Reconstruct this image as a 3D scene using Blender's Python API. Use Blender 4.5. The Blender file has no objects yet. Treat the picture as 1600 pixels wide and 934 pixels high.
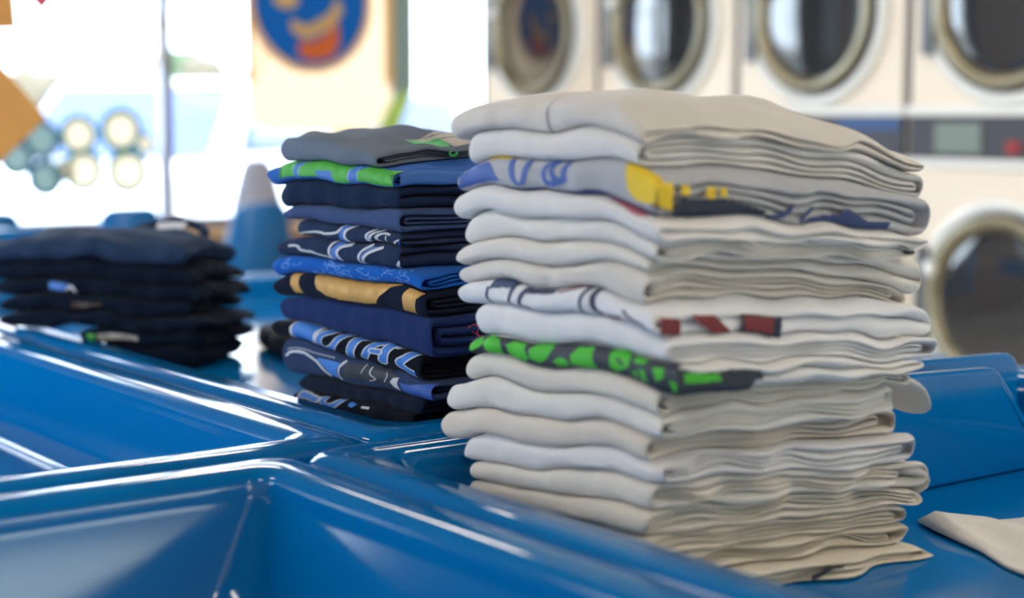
import bpy, bmesh, math
import numpy as np
from mathutils import Vector, Matrix

sc = bpy.context.scene
COL = sc.collection
R = math.radians

# ------------------------------------------------------------------ camera
TABLE_Z = 0.86
cam_d = bpy.data.cameras.new('camera'); cam = bpy.data.objects.new('camera', cam_d); COL.objects.link(cam)
cam.location = (0, 0, TABLE_Z + 0.39)
cam.rotation_euler = (R(90) - math.atan(287 / 2600), 0, 0)
cam_d.sensor_width = 36; cam_d.lens = 36 * 2600 / 1600
cam_d.clip_start = 0.02; cam_d.clip_end = 500
cam_d.dof.use_dof = True; cam_d.dof.focus_distance = 2.13; cam_d.dof.aperture_fstop = 2.1
sc.camera = cam

# ------------------------------------------------------------------ sky, sun, exposure
world = bpy.data.worlds.new('sky'); sc.world = world; world.use_nodes = True
wn = world.node_tree.nodes; wl = world.node_tree.links
bg = wn['Background']; bg.inputs['Color'].default_value = (0.80, 0.90, 1.0, 1); bg.inputs['Strength'].default_value = 6.5
sun_d = bpy.data.lights.new('sun', 'SUN'); sun_d.energy = 2.5; sun_d.angle = R(1); sun_d.color = (1, .95, .86)
sun = bpy.data.objects.new('sun', sun_d); COL.objects.link(sun)
sun.rotation_euler = (R(38), 0, R(-20))          # from behind the building, onto the car park
sc.view_settings.view_transform = 'Standard'; sc.view_settings.look = 'None'
sc.view_settings.gamma = 1; sc.view_settings.use_curve_mapping = False
sc.view_settings.exposure = 0.55

# ------------------------------------------------------------------ the room's own directions
AH = np.array([-math.sin(R(36.4)), math.cos(R(36.4))])    # along the tables, towards the shop front
BH = np.array([math.cos(R(36.4)), math.sin(R(36.4))])     # across, towards the dryers
def W(a, b, z=0.0):
    return (float(a * AH[0] + b * BH[0]), float(a * AH[1] + b * BH[1]), float(z))
ROT = math.atan2(AH[1], AH[0])                            # turns local x into the a direction (local y = -b)

# ------------------------------------------------------------------ materials
def mat(name, color, rough=.5, metal=0, coat=0, bump=0, bscale=200, var=0, vscale=40, sheen=0, spec=.5, trans=0, macro=0, mscale=45):
    m = bpy.data.materials.new(name); m.use_nodes = True
    n = m.node_tree.nodes; l = m.node_tree.links; p = n['Principled BSDF']
    p.inputs['Base Color'].default_value = (*color, 1); p.inputs['Roughness'].default_value = rough
    p.inputs['Metallic'].default_value = metal; p.inputs['Coat Weight'].default_value = coat
    p.inputs['Coat Roughness'].default_value = .06
    p.inputs['Sheen Weight'].default_value = sheen; p.inputs['Specular IOR Level'].default_value = spec
    tc = n.new('ShaderNodeTexCoord')
    if var:
        nz = n.new('ShaderNodeTexNoise'); nz.inputs['Scale'].default_value = vscale; nz.inputs['Detail'].default_value = 4
        l.new(tc.outputs['Object'], nz.inputs['Vector'])
        mx = n.new('ShaderNodeMix'); mx.data_type = 'RGBA'
        mx.inputs['A'].default_value = (*[c * (1 - var) for c in color], 1)
        mx.inputs['B'].default_value = (*[min(1, c * (1 + var)) for c in color], 1)
        l.new(nz.outputs['Fac'], mx.inputs['Factor']); l.new(mx.outputs['Result'], p.inputs['Base Color'])
    last = None
    for amt, scl, dist in ((macro, mscale, .004), (bump, bscale, .0006)):
        if amt:
            nz = n.new('ShaderNodeTexNoise'); nz.inputs['Scale'].default_value = scl; nz.inputs['Detail'].default_value = 3
            l.new(tc.outputs['Object'], nz.inputs['Vector'])
            b = n.new('ShaderNodeBump'); b.inputs['Strength'].default_value = amt; b.inputs['Distance'].default_value = dist
            l.new(nz.outputs['Fac'], b.inputs['Height'])
            if last: l.new(last.outputs['Normal'], b.inputs['Normal'])
            last = b
    if last: l.new(last.outputs['Normal'], p.inputs['Normal'])
    return m

def srgb(r, g, b):
    return tuple(((c / 255 / 12.92) if c / 255 <= .04045 else ((c / 255 + .055) / 1.055) ** 2.4) for c in (r, g, b))

def glass_mat(name, tint=(.95, .98, 1), refl=.06):
    m = bpy.data.materials.new(name); m.use_nodes = True
    n = m.node_tree.nodes; l = m.node_tree.links; n.clear()
    o = n.new('ShaderNodeOutputMaterial'); t = n.new('ShaderNodeBsdfTransparent'); g = n.new('ShaderNodeBsdfGlossy')
    t.inputs['Color'].default_value = (*tint, 1); g.inputs['Roughness'].default_value = .02
    f = n.new('ShaderNodeFresnel'); f.inputs['IOR'].default_value = 1.45
    mx = n.new('ShaderNodeMixShader'); l.new(f.outputs[0], mx.inputs[0]); l.new(t.outputs[0], mx.inputs[1]); l.new(g.outputs[0], mx.inputs[2])
    l.new(mx.outputs[0], o.inputs['Surface'])
    return m

def decal_mat(name, color, tr=.6, clear=0.0):
    """painted film on the shop window: light comes through it"""
    m = bpy.data.materials.new(name); m.use_nodes = True
    n = m.node_tree.nodes; l = m.node_tree.links; n.clear()
    o = n.new('ShaderNodeOutputMaterial'); d = n.new('ShaderNodeBsdfDiffuse'); t = n.new('ShaderNodeBsdfTranslucent')
    d.inputs['Color'].default_value = (*color, 1); t.inputs['Color'].default_value = (*color, 1)
    mx = n.new('ShaderNodeMixShader'); mx.inputs[0].default_value = tr
    l.new(d.outputs[0], mx.inputs[1]); l.new(t.outputs[0], mx.inputs[2])
    out = mx
    if clear:
        c = n.new('ShaderNodeBsdfTransparent'); c.inputs['Color'].default_value = (*[min(1, .35 + .65 * v) for v in color], 1)
        m2 = n.new('ShaderNodeMixShader'); m2.inputs[0].default_value = clear
        l.new(mx.outputs[0], m2.inputs[1]); l.new(c.outputs[0], m2.inputs[2]); out = m2
    l.new(out.outputs[0], o.inputs['Surface'])
    return m

def emit_mat(name, color, s):
    m = bpy.data.materials.new(name); m.use_nodes = True
    p = m.node_tree.nodes['Principled BSDF']; p.inputs['Base Color'].default_value = (*color, 1)
    p.inputs['Emission Color'].default_value = (*color, 1); p.inputs['Emission Strength'].default_value = s
    return m

BLUE = mat('blue_gelcoat', srgb(0, 112, 182), rough=.10, coat=0, var=.03, vscale=6, spec=.5, macro=.02, mscale=9)
BLUE_CHAIR = mat('blue_plastic', srgb(0, 103, 170), rough=.35, var=.03, vscale=8)
STEEL = mat('brushed_steel', (.62, .62, .62), rough=.25, metal=1, var=.05, vscale=30)
DARKSTEEL = mat('grey_steel', (.16, .16, .17), rough=.4, metal=.6)
ENAMEL = mat('cream_enamel', srgb(246, 230, 210), rough=.28, coat=.3, var=.03, vscale=3)
WHITE_ENAMEL = mat('white_enamel', srgb(240, 238, 232), rough=.25, coat=.3)
BEZEL = mat('bronze_grey_bezel', srgb(150, 141, 118), rough=.32, metal=.7, var=.06, vscale=12)
RUBBER = mat('black_rubber', (.02, .02, .022), rough=.5)
DOORGLASS = mat('dark_door_glass', (.03, .032, .036), rough=.03, coat=1, spec=.9)
DRUM = mat('dark_drum', (.03, .03, .035), rough=.4, metal=.5)
BANDMAT = mat('dark_control_band', srgb(70, 70, 78), rough=.3, var=.1, vscale=6)
BTN_BLUE = mat('blue_button', srgb(52, 84, 136), rough=.4)
BTN_RED = mat('red_button', srgb(160, 40, 40), rough=.4)
WALLPAINT = mat('cream_wall_paint', srgb(233, 226, 212), rough=.8, var=.03, vscale=2, bump=.1, bscale=90)
CEILMAT = mat('dark_ceiling_tile', srgb(84, 84, 86), rough=.9, bump=.2, bscale=120)
FLOORMAT = mat('speckled_floor_tile', srgb(205, 198, 186), rough=.25, var=.12, vscale=120)
ALU = mat('grey_aluminium_frame', srgb(130, 130, 146), rough=.4, metal=.2)
SILLMAT = mat('tan_sill', srgb(214, 178, 138), rough=.5, var=.06, vscale=10)
BROWNWALL = mat('brown_panelling', srgb(120, 88, 62), rough=.6, var=.15, vscale=8)
GLASS = glass_mat('window_glass')

# ------------------------------------------------------------------ mesh helpers
def link(name, me, m=None, parent=None, smooth=True):
    o = bpy.data.objects.new(name, me); COL.objects.link(o)
    if m is not None:
        for x in (m if isinstance(m, (list, tuple)) else [m]): me.materials.append(x)
    if smooth:
        me.polygons.foreach_set('use_smooth', [True] * len(me.polygons))
    if parent is not None: o.parent = parent
    return o
def obj(name, bm, m, parent=None, smooth=False):
    bmesh.ops.recalc_face_normals(bm, faces=bm.faces)
    me = bpy.data.meshes.new(name); bm.to_mesh(me); bm.free()
    return link(name, me, m, parent, smooth)
def pydata(name, v, f, m, parent=None, smooth=True):
    me = bpy.data.meshes.new(name); me.from_pydata(v, [], f); me.update()
    return link(name, me, m, parent, smooth)
def tag(o, label, cat, group=None, kind=None):
    if label: o['label'] = label
    if cat: o['category'] = cat
    if group: o['group'] = group
    if kind: o['kind'] = kind
    return o
def thing(name, label, cat, loc=(0, 0, 0), rz=0, group=None):
    o = bpy.data.objects.new(name, None); COL.objects.link(o); o.empty_display_size = .1
    o.location = loc; o.rotation_euler = (0, 0, rz)
    return tag(o, label, cat, group)
def dup(o, parent=None):
    c = o.copy(); COL.objects.link(c)
    if parent is not None: c.parent = parent
    for ch in list(o.children): dup(ch, c)
    return c
def box(bm, x0, x1, y0, y1, z0, z1, bev=0, seg=2):
    r = bmesh.ops.create_cube(bm, size=1)
    for v in r['verts']:
        v.co = Vector(((x0 + x1) / 2 + v.co.x * (x1 - x0), (y0 + y1) / 2 + v.co.y * (y1 - y0), (z0 + z1) / 2 + v.co.z * (z1 - z0)))
    if bev:
        es = {e for v in r['verts'] for e in v.link_edges}
        bmesh.ops.bevel(bm, geom=list(es), offset=bev, segments=seg, affect='EDGES', profile=.5)
    return bm
def bx(*a, **k):
    return box(bmesh.new(), *a, **k)
def tube(bm, pts, r, n=10, cap=True):
    rings = []
    for i, p in enumerate(pts):
        p = Vector(p)
        d = (Vector(pts[min(i + 1, len(pts) - 1)]) - Vector(pts[max(i - 1, 0)])).normalized()
        u = d.orthogonal().normalized() if abs(d.z) > .9 else d.cross(Vector((0, 0, 1))).normalized()
        w = d.cross(u)
        rr = r[i] if isinstance(r, (list, tuple)) else r
        rings.append([bm.verts.new(p + (u * math.cos(t) + w * math.sin(t)) * rr) for t in [2 * math.pi * k / n for k in range(n)]])
    for a, b in zip(rings, rings[1:]):
        for k in range(n): bm.faces.new((a[k], a[(k + 1) % n], b[(k + 1) % n], b[k]))
    if cap: bm.faces.new(rings[0][::-1]); bm.faces.new(rings[-1])
    return bm
def lathe(bm, prof, n=48, axis='y', cx=0, cz=0):
    """profile of (radius, depth) turned about the local y axis"""
    rings = []
    for r, y in prof:
        if r < 1e-6: rings.append([bm.verts.new((cx, y, cz))])
        else: rings.append([bm.verts.new((cx + r * math.cos(2 * math.pi * k / n), y, cz + r * math.sin(2 * math.pi * k / n))) for k in range(n)])
    for a, b in zip(rings, rings[1:]):
        for k in range(n):
            k2 = (k + 1) % n
            if len(a) == 1 and len(b) == 1: continue
            if len(a) == 1: bm.faces.new((a[0], b[k], b[k2]))
            elif len(b) == 1: bm.faces.new((a[k], a[k2], b[0]))
            else: bm.faces.new((a[k], a[k2], b[k2], b[k]))
    return bm
def prism(bm, poly, y0, y1):
    """outline in (x, z) given thickness along y"""
    A = [bm.verts.new((x, y0, z)) for x, z in poly]; B = [bm.verts.new((x, y1, z)) for x, z in poly]
    bm.faces.new(A); bm.faces.new(B[::-1])
    for i in range(len(poly)):
        j = (i + 1) % len(poly); bm.faces.new((A[i], B[i], B[j], A[j]))
    return bm
def round_poly(pts, r, n=5):
    out = []
    N = len(pts)
    for i in range(N):
        p = Vector(pts[i]); a = Vector(pts[i - 1]); b = Vector(pts[(i + 1) % N])
        rr = r[i] if isinstance(r, (list, tuple)) else r
        if rr <= 0: out.append(tuple(p)); continue
        d1 = (a - p).normalized(); d2 = (b - p).normalized()
        p1 = p + d1 * rr; p2 = p + d2 * rr
        for k in range(n + 1):
            t = k / n; out.append(tuple(p1 * (1 - t) ** 2 + p * 2 * t * (1 - t) + p2 * t * t))
    return out
def ring_loop(bm, x0, x1, y0, y1, r, z, nc=8):
    r = max(r, .004); vs = []
    for cx, cy, a0 in ((x1 - r, y1 - r, 0), (x0 + r, y1 - r, 90), (x0 + r, y0 + r, 180), (x1 - r, y0 + r, 270)):
        for k in range(nc + 1):
            t = R(a0 + 90 * k / nc); vs.append(bm.verts.new((cx + r * math.cos(t), cy + r * math.sin(t), z)))
    return vs
def moulded(bm, x0, x1, y0, y1, prof, r0):
    """stack of rounded rectangles: prof = (inset, z, corner radius, extra inset of one side); closed by the last loop"""
    prev = None
    for ins, z, r, *more in prof:
        L = ring_loop(bm, x0 + ins, x1 - ins, y0 + ins + (more[0] if more else 0), y1 - ins, r, z)
        if prev:
            n = len(L)
            for k in range(n): bm.faces.new((prev[k], prev[(k + 1) % n], L[(k + 1) % n], L[k]))
        prev = L
    bm.faces.new(prev)
    return bm

# ------------------------------------------------------------------ the room (a -2.6..6.3, b -2.6..5.2)
A0, A1, B0, B1, HZ = -2.6, 6.3, -2.6, 5.2, 2.95
def wbox(name, a0, a1, b0, b1, z0, z1, m, kind='structure', parent=None):
    bm = bx(a0, a1, -b1, -b0, z0, z1)
    o = obj(name, bm, m, parent)
    if parent is None: o.rotation_euler = (0, 0, ROT)
    if kind: o['kind'] = kind
    return o
wbox('floor', A0, A1 + .1, B0, B1, -.1, 0, FLOORMAT)
wbox('ceiling', A0, A1 + .1, B0, B1, HZ, HZ + .12, CEILMAT)
wbox('wall_right', A0, A1 + .1, B1, B1 + .1, 0, HZ, WALLPAINT)
wbox('wall_front', A0 - .1, A0, B0, B1, 0, 1.12, WALLPAINT)
wbox('wall_front', A0 - .1, A0, B0, B1, 1.58, HZ, WALLPAINT)
wbox('wall_front', A0 - .1, A0, B0, .2, 1.12, 1.58, WALLPAINT)
wbox('wall_front', A0 - .1, A0, 3.9, B1, 1.12, 1.58, WALLPAINT)
# shop front: low wall, sill, glass, header
wbox('wall_back', A1, A1 + .12, -.95, B1, 0, .745, BROWNWALL)
wbox('wall_back', A1, A1 + .12, B0, -.95, 0, .1, WALLPAINT)
wbox('trim_1', A1 - .06, A1 + .12, B0, B1, .745, .79, SILLMAT)
wbox('trim_2', A1, A1 + .12, B0, B1, 2.65, HZ, BROWNWALL)
# glazed side
wbox('wall_left', A0, 4.4, B0 - .12, B0, 0, .745, WALLPAINT)
wbox('wall_left', 4.4, A1 + .12, B0 - .12, B0, 0, .1, WALLPAINT)
wbox('trim_3', A0, A1 + .12, B0 - .12, B0 + .05, .745, .79, SILLMAT)
wbox('trim_4', A0, A1 + .12, B0 - .12, B0, 2.65, HZ, BROWNWALL)
wi = 0
def window(along_a, c0, c1, at):
    global wi; wi += 1
    w = bpy.data.objects.new('window_%d' % wi, None); COL.objects.link(w); w['kind'] = 'structure'
    w.rotation_euler = (0, 0, ROT)
    t = .02
    def bar(u0, u1, z0, z1):
        return bx(u0, u1, -at - .1, -at - .03, z0, z1) if along_a else bx(at + .03, at + .1, -u1, -u0, z0, z1)
    obj('mullion', bar(c0 - t * .2, c0 + t, .79, 2.65), ALU, w); obj('mullion', bar(c1 - t, c1 - t * .3, .79, 2.65), ALU, w)
    obj('frame_rail', bar(c0 + t, c1 - t, .79, .83), ALU, w); obj('frame_rail', bar(c0 + t, c1 - t, 2.61, 2.65), ALU, w)
    if along_a: g = bx(c0 + t, c1 - t, -at - .068, -at - .062, .83, 2.61)
    else: g = bx(at + .062, at + .068, -c1 + t, -c0 - t, .83, 2.61)
    obj('pane', g, GLASS, w)
wbox('wall_left', A0, 2.6, B0 - .12, B0, .79, 2.65, WALLPAINT)
wbox('wall_back', A1, A1 + .12, B0, -2.5, .79, 2.65, WALLPAINT)
wbox('wall_back', A1, A1 + .12, -.95, .95, .79, 2.65, BROWNWALL)
for c0, c1 in ((.97, 2.925), (2.925, 5.15)):
    window(False, c0, c1, A1)
for c0, c1 in ((2.6, 4.4), (4.4, 6.2)):
    window(True, c0, c1, B0 - .12)
w = bpy.data.objects.new('window_%d' % (wi + 1), None); COL.objects.link(w); w['kind'] = 'structure'; w.rotation_euler = (0, 0, ROT)
for y0, y1, z0, z1 in ((-3.9, -.2, 1.12, 1.15), (-3.9, -.2, 1.55, 1.58), (-3.9, -3.87, 1.15, 1.55), (-.23, -.2, 1.15, 1.55), (-1.02, -.99, 1.15, 1.55)):
    obj('frame_rail', bx(A0 - .08, A0 - .02, y0, y1, z0, z1), ALU, w)
obj('pane', bx(A0 - .053, A0 - .047, -3.87, -.23, 1.15, 1.55), glass_mat('tinted_window_glass', (.90, .90, .80)), w)
for nm, args in (('back', (A1 + .062, A1 + .068, .97, 2.58)), ('left', (4.42, 6.28, 2.662, 2.668))):  # low glazing, added out of view so the basins catch bright reflections
    w = bpy.data.objects.new('window_%d' % (wi + (2 if nm == 'back' else 3)), None); COL.objects.link(w); w['kind'] = 'structure'; w.rotation_euler = (0, 0, ROT)
    x0, x1, y0, y1 = args
    obj('pane', bx(x0, x1, y0, y1, .12, .725), GLASS, w)
    e = .03
    for z0, z1 in ((.1, .12), (.725, .745)):
        obj('frame_rail', bx(x0 - e, x1 + e, y0 - (e if nm == 'left' else 0), y1 + (e if nm == 'left' else 0), z0, z1), ALU, w)
blind = obj('roller_blind', bx(A1 + .02, A1 + .022, .97, 2.49, .80, 2.6), decal_mat('white_blind_cloth', (.80, .80, .78), .45), None); blind.rotation_euler = (0, 0, ROT)  # added, unseen: its pale cloth gives the near basin a soft bright reflection
tag(blind, 'white roller blind drawn down over the window beyond the basins, outside the photo', 'blind')
window(False, -2.5, -.95, A1)  # window added behind the blind for the same reflection
# outside
g = obj('ground', bx(-60, 60, 7.2, 90, -.14, -.1), mat('pale_concrete', srgb(138, 136, 133), rough=.9, var=.08, vscale=1.5)); g['kind'] = 'structure'
g.rotation_euler = (0, 0, 0)

# ceiling lights
CLIGHT = emit_mat('ceiling_light_diffuser', (1, .91, .79), 13)
lt = thing('ceiling_light', 'long ceiling light above the folding tables', 'ceiling light', W(.6, -.6, HZ), ROT)
obj('housing', bx(-.6, .6, -.15, .15, -.06, 0), WHITE_ENAMEL, lt)
obj('diffuser', bx(-.58, .58, -.13, .13, -.075, -.06), CLIGHT, lt)
for k, (a, b, lab) in enumerate(((.6, 2.6, 'long ceiling light in front of the dryers'), (-1.5, 1.2, 'long ceiling light behind the camera, over the aisle'), (-1.5, 3.4, 'long ceiling light behind the camera, towards the dryer wall'), (3.2, -.6, 'long ceiling light near the glazed side'), (4.9, 2.6, 'long ceiling light closest to the shop window'), (3.2, 2.6, 'long ceiling light between dryers and folding tables'))):  # lights behind the camera and by the shop window are added fill
    c = dup(lt); c.location = W(a, b, HZ); c['label'] = lab
for o in [o for o in COL.objects if o.name.startswith('ceiling_light') and o.type == 'EMPTY']: o['group'] = 'ceiling lights'

# ------------------------------------------------------------------ tables and basins
TRAY_NEAR_D, TRAY_FAR_D = .115, .065
def table_legs(t, x0, x1, y0, y1, ztop):
    for x in (x0 + .12, x1 - .12):
        for y in (y0 + .12, y1 - .12):
            bm = tube(bmesh.new(), [(x, y, ztop), (x, y, -TABLE_Z + .02)], .022, 12); tube(bm, [(x, y, -TABLE_Z + .02), (x, y, -TABLE_Z)], .032, 12)
            obj('leg', bm, DARKSTEEL, t, True)
def tray(name, label, a0, a1, b0, b1, depth, rim, group):
    t = thing(name, label, 'table', (0, 0, TABLE_Z), ROT, group)
    r = .05; s = rim
    prof = [(.03, -depth - .10, r), (.0, -.06, r), (.0, -.036, r)]
    for k in range(1, 14):
        q = math.pi * k / 13; prof.append((.024 - .024 * math.cos(q) * (1 if q < math.pi / 2 else .9), -.022 + .022 * math.sin(q) ** .8 if q < math.pi / 2 else -.004 + .004 * math.sin(q), r))
    prof += [(s - .022, -.004, r), (s - .014, -.007, r), (s - .006, -.014, r), (s, -.026, r), (s + .003, -.034, r), (s + .008, -depth + .022, r - .01), (s + .012, -depth + .012, r - .015),
            (s + .020, -depth + .003, r - .02), (s + .03, -depth, r - .02), (s + .034, -depth, r - .02)]
    o = obj('tray_top', moulded(bmesh.new(), a0, a1, -b1, -b0, prof, r), BLUE, t, True)
    skirt = bmesh.new(); moulded(skirt, a0 + .04, a1 - .04, -b1 + .04, -b0 - .04, [(0, -depth - .10, r), (0, -depth - .16, r), (.02, -depth - .16, r)], r)
    obj('under_frame', skirt, DARKSTEEL, t, False)
    table_legs(t, a0, a1, -b1, -b0, -depth - .15)
    return t
def basin(name, label, a0, a1, b0, b1, depth, group, lean=.016):
    t = thing(name, label, 'laundry basin', (0, 0, TABLE_Z), ROT, group)
    r = .045
    prof = [(.045, -depth - .05, r), (.004, -.07, r), (0, -.05, r), (.0, -.034, r)]
    for k in range(1, 18):
        q = math.pi * k / 18; c = math.cos(q)
        prof.append((.036 - .036 * math.copysign(abs(c) ** .75, c), -.024 + .024 * math.sin(q) ** .75, r - .022 * k / 18))
    r = .023; prof += [(.0722, -.028, r)]
    for f in (0, .05, .12, .5, .9, 1):
        prof.append((.073 + .017 * f, -.033 + (-depth + .063) * f, r + .02 * f, lean * f))
    prof += [(.094, -depth + .018, r + .02, lean + .002), (.102, -depth + .007, r + .02, lean + .002), (.114, -depth, r + .02, lean + .002), (.12, -depth, r + .02, lean + .002)]
    obj('basin_shell', moulded(bmesh.new(), a0, a1, -b1, -b0, prof, r), BLUE, t, True)
    skirt = bmesh.new(); moulded(skirt, a0 + .06, a1 - .06, -b1 + .06, -b0 - .06, [(0, -depth - .05, r), (0, -depth - .1, r), (.02, -depth - .1, r)], r)
    obj('under_frame', skirt, DARKSTEEL, t, False)
    table_legs(t, a0, a1, -b1, -b0, -depth - .09)
    return t
tray('folding_table', 'blue folding table carrying the tall stack of white shirts', .35, 1.705, .934, 2.2, TRAY_NEAR_D, .085, 'blue folding tables')
tray('folding_table', 'blue folding table carrying the stack of blue shirts and the stack of black shirts', 1.713, 3.70, 1.058, 2.2, TRAY_FAR_D, .090, 'blue folding tables')
basin('laundry_basin', 'blue laundry basin in front of the tall white shirt stack', .30, 1.700, .15, .930, .15, 'blue laundry basins')
basin('laundry_basin', 'blue laundry basin beside the stack of black shirts', 1.712, 3.65, .15, 1.046, .15, 'blue laundry basins', .0)

# divider panels standing in the near table
def divider(label, a, pts, r, thick=.022):
    bm = bmesh.new(); prism(bm, round_poly(pts, r), -thick / 2, thick / 2)
    bmesh.ops.recalc_face_normals(bm, faces=bm.faces)
    es = [e for e in bm.edges if len(e.link_faces) == 2 and e.calc_face_angle() > 1.2]
    bmesh.ops.bevel(bm, geom=es, offset=.007, segments=3, affect='EDGES', profile=.5)
    o = obj('divider_panel', bm, BLUE, None, True)
    o.location = (a * AH[0], a * AH[1], TABLE_Z - TRAY_NEAR_D + .001); o.rotation_euler = (0, 0, math.atan2(BH[1], BH[0]))
    return tag(o, label, 'divider', None, None)
zf = TABLE_Z - TRAY_NEAR_D
divider('blue divider panel with a sloping corner, standing right behind the tall white shirt stack', 1.447 + .011, [(1.56, 0), (2.03, 0), (1.985, .07), (1.912, .899 - zf), (1.56, .912 - zf)], [.01, .01, .02, .02, .02])
divider('blue divider panel with a square corner, the one behind the sloping divider', 1.556, [(1.60, 0), (2.092, 0), (2.092, .894 - zf), (1.60, .908 - zf)], [.01, .01, .035, .02])

# another folding table behind the black shirts, and one beyond with an end panel
t3 = thing('folding_table', 'blue folding table standing behind the stack of black shirts', 'table', (0, 0, TABLE_Z), ROT, 'blue folding tables')
bm = bmesh.new(); prism(bm, round_poly([(-1.765, -.22), (-1.765, .068), (-.9, .085), (-.9, -.22)], [.0, .012, .012, 0]), 4.6, 4.63)
for v in bm.verts: v.co = Vector((v.co.y, v.co.x, v.co.z))
obj('end_panel', bm, BLUE, t3)
obj('tray_top', bx(4.63, 5.1, -1.765, -.9, -.22, -.02, bev=.015), BLUE, t3)
table_legs(t3, 4.6, 5.1, -1.765, -.9, -.22)

# ------------------------------------------------------------------ chairs in front of the shop window
def make_chair(label):
    t = thing('chair', label, 'chair', (0, 0, 0), 0, 'blue moulded chairs by the shop window')
    bm = bmesh.new()
    prism(bm, round_poly([(-.15, .40), (.17, .40), (.165, .70), (.10, .925), (-.10, .925), (-.135, .74)], [.02, .02, .06, .05, .05, .06]), -.012, .012)
    for v in bm.verts: v.co.y += (v.co.z - .45) * .12 - .3 * (v.co.x ** 2)
    obj('backrest', bm, BLUE_CHAIR, t, True)
    obj('seat', bx(-.2, .2, -.42, .0, .40, .43, bev=.013, seg=3), BLUE_CHAIR, t, True)
    for sx in (-1, 1):
        for y in (-.38, -.04):
            obj('leg', tube(bmesh.new(), [(sx * .16, y, .40), (sx * .19, y, 0)], .012, 8), STEEL, t, True)
    return t
ch = make_chair('blue moulded chair between the black and the blue shirt stacks')
ch.location = W(5.6, 2.93); ch.rotation_euler = (0, 0, math.atan2(BH[1], BH[0]) + math.pi)
for b, lab in ((2.41, 'blue moulded chair showing above the black shirt stack, under the bubble decals'), (1.90, 'blue moulded chair at the left edge of the photo, only its top corner showing')):
    c = dup(ch); c.location = W(5.6, b); c['label'] = lab
# grey bag on the sill
bm = bmesh.new()
n = 20; prev = None
for z, rx, ry in ((0, .10, .06), (.01, .112, .072), (.08, .112, .075), (.16, .09, .06), (.22, .075, .05), (.255, .062, .042), (.27, .045, .03), (.276, .02, .014)):
    L = [bm.verts.new((rx * math.cos(2 * math.pi * k / n) * (1 + .05 * math.sin(5 * k)), ry * math.sin(2 * math.pi * k / n), z)) for k in range(n)]
    if prev:
        for k in range(n): bm.faces.new((prev[k], prev[(k + 1) % n], L[(k + 1) % n], L[k]))
    else: bm.faces.new(L[::-1])
    prev = L
bm.faces.new(prev)
o = obj('laundry_bag', bm, mat('grey_cloth', srgb(168, 168, 182), rough=.9, bump=.3), None, True)
o.location = W(6.36, 3.34, .791); o.rotation_euler = (0, 0, math.atan2(BH[1], BH[0])); tag(o, 'pale grey tapered bag on the window sill behind the blue chair', 'bag')

# ------------------------------------------------------------------ dryers along b = 4.3
def make_dryer():
    t = thing('stack_dryer', None, 'dryer', (0, 0, 0), 0, 'stacked tumble dryers')
    w = .394
    # local x = -a (to the right as one faces it), local y = depth, z up ; front at y = 0
    obj('cabinet', bx(-w, w, .02, .78, 0, 2.06), ENAMEL, t)
    obj('plinth', bx(-w + .01, w - .01, .0, .02, 0, .24), DARKSTEEL, t)
    for z0, z1, zc, up in ((.255, 1.08, .67, False), (1.283, 2.05, 1.60, True)):
        p = obj('front_panel', bx(-w + .012, w - .012, -.004, .02, z0, z1, bev=.006), ENAMEL, t)
        d = obj('door', lathe(bmesh.new(), [(.325, 0), (.325, -.016), (.318, -.026), (.305, -.030), (.285, -.026), (.275, -.012), (.275, 0)], 56, cz=zc), WHITE_ENAMEL, t, True)
        obj('bezel', lathe(bmesh.new(), [(.275, -.006), (.275, -.04), (.268, -.052), (.252, -.056), (.232, -.046), (.222, -.028), (.218, -.01)], 56, cz=zc), BEZEL, d, True)
        obj('gasket', lathe(bmesh.new(), [(.2755, -.012), (.279, -.03), (.2765, -.045), (.272, -.045)], 56, cz=zc), RUBBER, d, True)
        obj('door_glass', lathe(bmesh.new(), [(.222, -.026), (.21, -.029), (.18, -.032), (.12, -.0355), (.06, -.0372), (0, -.0376)], 56, cz=zc), DOORGLASS, d, True)
        obj('hinge', bx(-.315, -.268, -.05, -.005, zc - .16, zc + .16, bev=.008), DARKSTEEL, d)
        obj('latch', lathe(bmesh.new(), [(.026, -.05), (.026, -.062), (.02, -.068), (0, -.069)], 20, cx=-.245, cz=zc + .09), WHITE_ENAMEL, d, True)
    obj('trim_strip', bx(-w, w, -.015, .02, 1.248, 1.283, bev=.004), WHITE_ENAMEL, t)
    obj('trim_strip', bx(-w, w, -.012, .02, 1.082, 1.112, bev=.004), WHITE_ENAMEL, t)
    band = obj('control_band', bx(-w + .006, w - .006, -.002, .02, 1.112, 1.248), BANDMAT, t)
    obj('display', bx(-.28, -.10, -.006, 0, 1.13, 1.225, bev=.004), mat('grey_green_display', srgb(128, 140, 132), rough=.3) if 'grey_green_display' not in bpy.data.materials else bpy.data.materials['grey_green_display'], band)
    obj('blue_label_plate', bx(.10, .37, -.005, 0, 1.20, 1.244), BTN_BLUE, band)
    obj('red_button', bx(.0, .05, -.012, 0, 1.13, 1.17, bev=.004), BTN_RED, band)
    obj('coin_slot', lathe(bmesh.new(), [(.026, -.002), (.026, -.018), (.019, -.02), (.017, -.012), (0, -.012)], 20, cx=.2, cz=1.155), STEEL, band, True)
    obj('pillar_strip', bx(-w - .003, -w + .01, -.006, .02, 1.283, 2.05), DARKSTEEL, t)
    return t
dl = ['stacked tumble dryer next to the shop window, its door mirroring the blue decal',
      'stacked tumble dryer second from the shop window, its door mirroring a pale wall',
      'stacked tumble dryer third from the shop window, above the right half of the white shirts',
      'stacked tumble dryer fourth from the shop window, lower door in view beside the white shirts']
d0 = make_dryer()
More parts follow.
